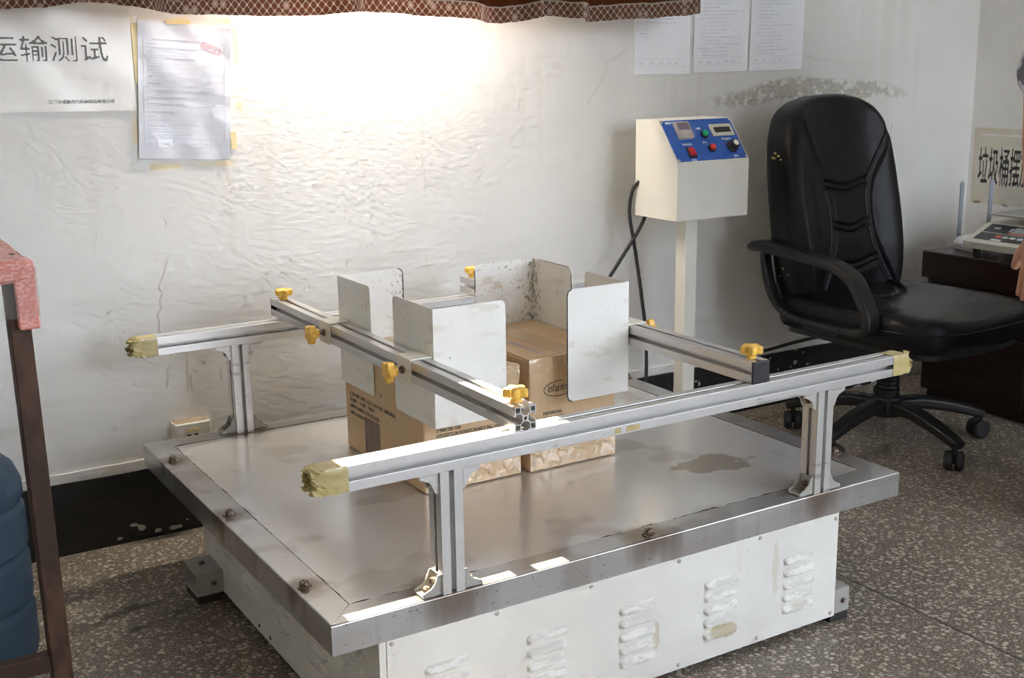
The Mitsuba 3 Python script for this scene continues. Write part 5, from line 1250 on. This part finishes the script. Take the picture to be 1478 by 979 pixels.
add(rk, 'stretcher', box(RX - 1.3 - lw / 2 + 0.004, RX - 1.3 + lw / 2 - 0.004, RY + lw / 2, RY + 0.67, RZl - 0.03, RZl, 0.002), 'rust_paint')
rp = np.random.default_rng(9)
def crumple(m, amp, f, seed):
    q = m.subdivide_to_size(0.016)
    v = np.array(q.vertices)
    for a in range(3): v[:, a] += amp * (meshkit.fbm(v * f + 13 * a, 3, seed) - 0.5)
    q.vertices = v; return q
add(rk, 'red_wrap', crumple(box(RX - 0.6, RX + 0.015, RY - 0.027, RY + 0.3, RT - 0.036, RT, 0.006), 0.006, 18, 1), 'pink_sheet', smooth=40, label='red plastic sheet wrapped over the corner')
add(rk, 'red_flap', crumple(box(RX - 0.012, RX + 0.016, RY - 0.028, RY + 0.02, RT - 0.105, RT - 0.03, 0.002), 0.006, 22, 3), 'pink_sheet', smooth=40, label='red checked flap hanging at the corner')
add(rk, 'tape', crumple(cat_(box(RX - 0.3, RX + 0.017, RY - 0.0325, RY - 0.0315, RT - 0.085, RT - 0.012), box(RX + 0.0165, RX + 0.0175, RY - 0.032, RY + 0.1, RT - 0.085, RT - 0.012)), 0.006, 20, 3), 'clear_film', smooth=40, label='crinkled clear tape around the corner')

wb = thing('water_bottle', 'blue five-gallon plastic water bottle on the floor under the workbench', 'bottle')
bx_, by_ = (-0.43, 0.76)
pr = [(0.0, 0.012), (0.09, 0.004), (0.118, 0.006), (0.131, 0.022)]
for z0, z1 in ((0.03, 0.115), (0.135, 0.215), (0.235, 0.31)):
    pr += [(0.132, z0), (0.134, z0 + 0.004), (0.134, z1 - 0.004), (0.132, z1), (0.127, z1 + 0.007), (0.127, z1 + 0.013)]
pr += [(0.133, 0.332), (0.133, 0.355), (0.122, 0.385), (0.095, 0.412), (0.060, 0.432), (0.034, 0.446), (0.028, 0.46), (0.028, 0.478)]
add(wb, 'body', lathe(pr, (bx_, by_, 0), None, 64), 'bottle_plastic', smooth=40)
add(wb, 'cap', lathe([(0.031, 0.468), (0.031, 0.492), (0.027, 0.498), (0, 0.498)], (bx_, by_, 0), None, 32), 'panel_blue', smooth=30)

# ================================================================== person standing at the right edge, mostly out of the frame
def skeleton(bones, edge, rounds=6):
    m = None
    for (p, r, q, s) in bones:
        a = m3.Manifold.sphere(r, 24).translate(tuple(map(float, p))); b = m3.Manifold.sphere(s, 24).translate(tuple(map(float, q)))
        h = m3.Manifold.batch_hull([a, b]); m = h if m is None else m + h
    t = unmani(m.refine_to_length(edge)); trimesh.smoothing.filter_taubin(t, iterations=rounds); return t
pk = thing('person', 'person in a grey patterned short-sleeved shirt standing at the right edge', 'person')
px_, py_ = (1.912, 0.0)
o = lambda x, y, z: np.array([px_ + x, py_ + y, z])
# facing away from the camera towards the cabinet wall (+y); left arm hangs on the image side
body = [
    (o(0, 0, 0.93), 0.125, o(0, 0.01, 1.10), 0.115), (o(-0.07, 0, 0.90), 0.10, o(0.07, 0, 0.90), 0.10), (o(0, 0.01, 1.10), 0.115, o(0, 0, 1.24), 0.11),
    (o(-0.09, 0, 1.20), 0.095, o(0.09, 0, 1.20), 0.095), (o(-0.15, 0, 1.315), 0.055, o(0.15, 0, 1.315), 0.055), (o(0, 0, 1.33), 0.055, o(0, 0.015, 1.42), 0.05),
    (o(0, 0.02, 1.50), 0.085, o(0, 0.03, 1.55), 0.088), (o(0, 0.055, 1.455), 0.05, o(0, 0.06, 1.52), 0.065),
    (o(-0.09, 0, 0.86), 0.085, o(-0.02, 0.01, 0.46), 0.055), (o(0.09, 0, 0.86), 0.085, o(0.16, 0.02, 0.46), 0.055),
    (o(-0.02, 0.01, 0.46), 0.055, o(0.015, -0.01, 0.09), 0.036), (o(0.16, 0.02, 0.46), 0.055, o(0.20, 0.02, 0.09), 0.036),
    (o(0.015, -0.02, 0.06), 0.036, o(0.03, 0.13, 0.03), 0.026), (o(0.20, 0.0, 0.06), 0.036, o(0.205, 0.15, 0.03), 0.026),
]
SHL, ELB, WRI = o(-0.165, 0, 1.305), o(-0.355, -0.02, 1.03), o(-0.305, 0.0, 0.735)
body += [(SHL, 0.052, ELB, 0.038), (ELB, 0.038, (ELB * 0.6 + WRI * 0.4), 0.037), (ELB * 0.6 + WRI * 0.4, 0.037, WRI, 0.026)]
SHR, ELR, WRR = o(0.165, 0, 1.305), o(0.22, -0.02, 1.04), o(0.20, 0.14, 0.85)
body += [(SHR, 0.052, ELR, 0.038), (ELR, 0.038, WRR, 0.026)]
def hand(W, down, palm, thumb):
    """palm and four fingers along 'down', slightly curled towards 'palm', thumb leaving the side"""
    down, palm, thumb = [np.array(v, float) / np.linalg.norm(v) for v in (down, palm, thumb)]
    bs = [(W, 0.024, W + down * 0.05 + thumb * 0.018, 0.017), (W, 0.024, W + down * 0.055 - thumb * 0.022, 0.016), (W + down * 0.03, 0.02, W + down * 0.078, 0.016)]
    fs = []
    for i, (off, L) in enumerate(((0.029, 0.068), (0.010, 0.076), (-0.010, 0.071), (-0.029, 0.055))):
        a = W + down * 0.076 + thumb * off; b = a + down * L * 0.45 + palm * L * 0.10; c = b + down * L * 0.30 + palm * L * 0.18; d = c + down * L * 0.18 + palm * L * 0.20
        fs.append([(W + down * 0.055 + thumb * off * 0.8, 0.012, a, 0.0095), (a, 0.0095, b, 0.009), (b, 0.009, c, 0.0083), (c, 0.0083, d, 0.0072)])
    t0 = W + down * 0.022 + thumb * 0.022; t1 = t0 + down * 0.032 + thumb * 0.028 + palm * 0.012; t2 = t1 + down * 0.028 + thumb * 0.008 + palm * 0.01
    fs.append([(t0, 0.014, t1, 0.0115), (t1, 0.0115, t2, 0.009)])
    return bs, fs
hb1, hf1 = hand(WRI, (-0.05, 0.03, -1.0), (0.55, 0.5, 0.0), (0.35, 0.9, 0.0))
hb2, hf2 = hand(WRR, (0.0, 0.6, -0.8), (-0.6, 0.2, 0.0), (-0.2, 0.9, 0.3))
allb = body + hb1 + hb2 + [b for f in hf1 + hf2 for b in f]
add(pk, 'body', skeleton(allb, 0.012, 4), 'skin', smooth=True)
shirt = [(p, r + 0.014, q, s + 0.014) for (p, r, q, s) in body[2:5]] + [(o(0, 0, 0.92), 0.142, o(0, 0.01, 1.10), 0.132), (o(-0.07, 0, 0.90), 0.112, o(0.07, 0, 0.90), 0.112), (SHL, 0.072, SHL * 0.12 + ELB * 0.88, 0.066), (SHR, 0.072, SHR * 0.12 + ELR * 0.88, 0.066)]
add(pk, 'shirt', skeleton(shirt, 0.02, 3), 'shirt', smooth=True)
tr_ = [(p, r + 0.012, q, s + 0.014) for (p, r, q, s) in body[8:10]] + [(p, r + 0.014, np.array(q) + [0, 0, 0.0], s + 0.028) for (p, r, q, s) in body[10:12]] + [(o(-0.07, 0, 0.90), 0.104, o(0.07, 0, 0.90), 0.104)]
add(pk, 'trousers', skeleton(tr_, 0.02, 3), 'trousers', smooth=True)
for p, r, q, s in body[12:14]:
    sh_ = skeleton([(np.array(p) * [1, 1, 0] + [0, -0.015, 0.046], 0.044, np.array(q) * [1, 1, 0] + [0, 0.03, 0.036], 0.034)], 0.012, 2)
    v = np.array(sh_.vertices); v[:, 2] = np.maximum(v[:, 2], 0.001); sh_.vertices = v
    add(pk, 'shoe', sh_, 'shoe_leather', smooth=True)
add(pk, 'hair', skeleton([(o(0, 0.005, 1.52), 0.088, o(0, 0.02, 1.57), 0.088), (o(0, -0.02, 1.47), 0.06, o(0, 0, 1.54), 0.085)], 0.014, 2), 'hair', smooth=True)
for s in (-1, 1):
    add(pk, 'ear', xf(skeleton([(np.array([0, 0, -0.014]), 0.010, np.array([0, 0.004, 0.016]), 0.013)], 0.006, 1), off=o(s * 0.090, 0.03, 1.51)), 'skin', smooth=True)
    add(pk, 'eye', xf(trimesh.creation.icosphere(subdivisions=2, radius=0.012), off=o(s * 0.030, 0.110, 1.515)), 'white_plastic', smooth=True)
add(pk, 'nose', skeleton([(o(0, 0.118, 1.512), 0.008, o(0, 0.134, 1.482), 0.013)], 0.005, 2), 'skin', smooth=True)
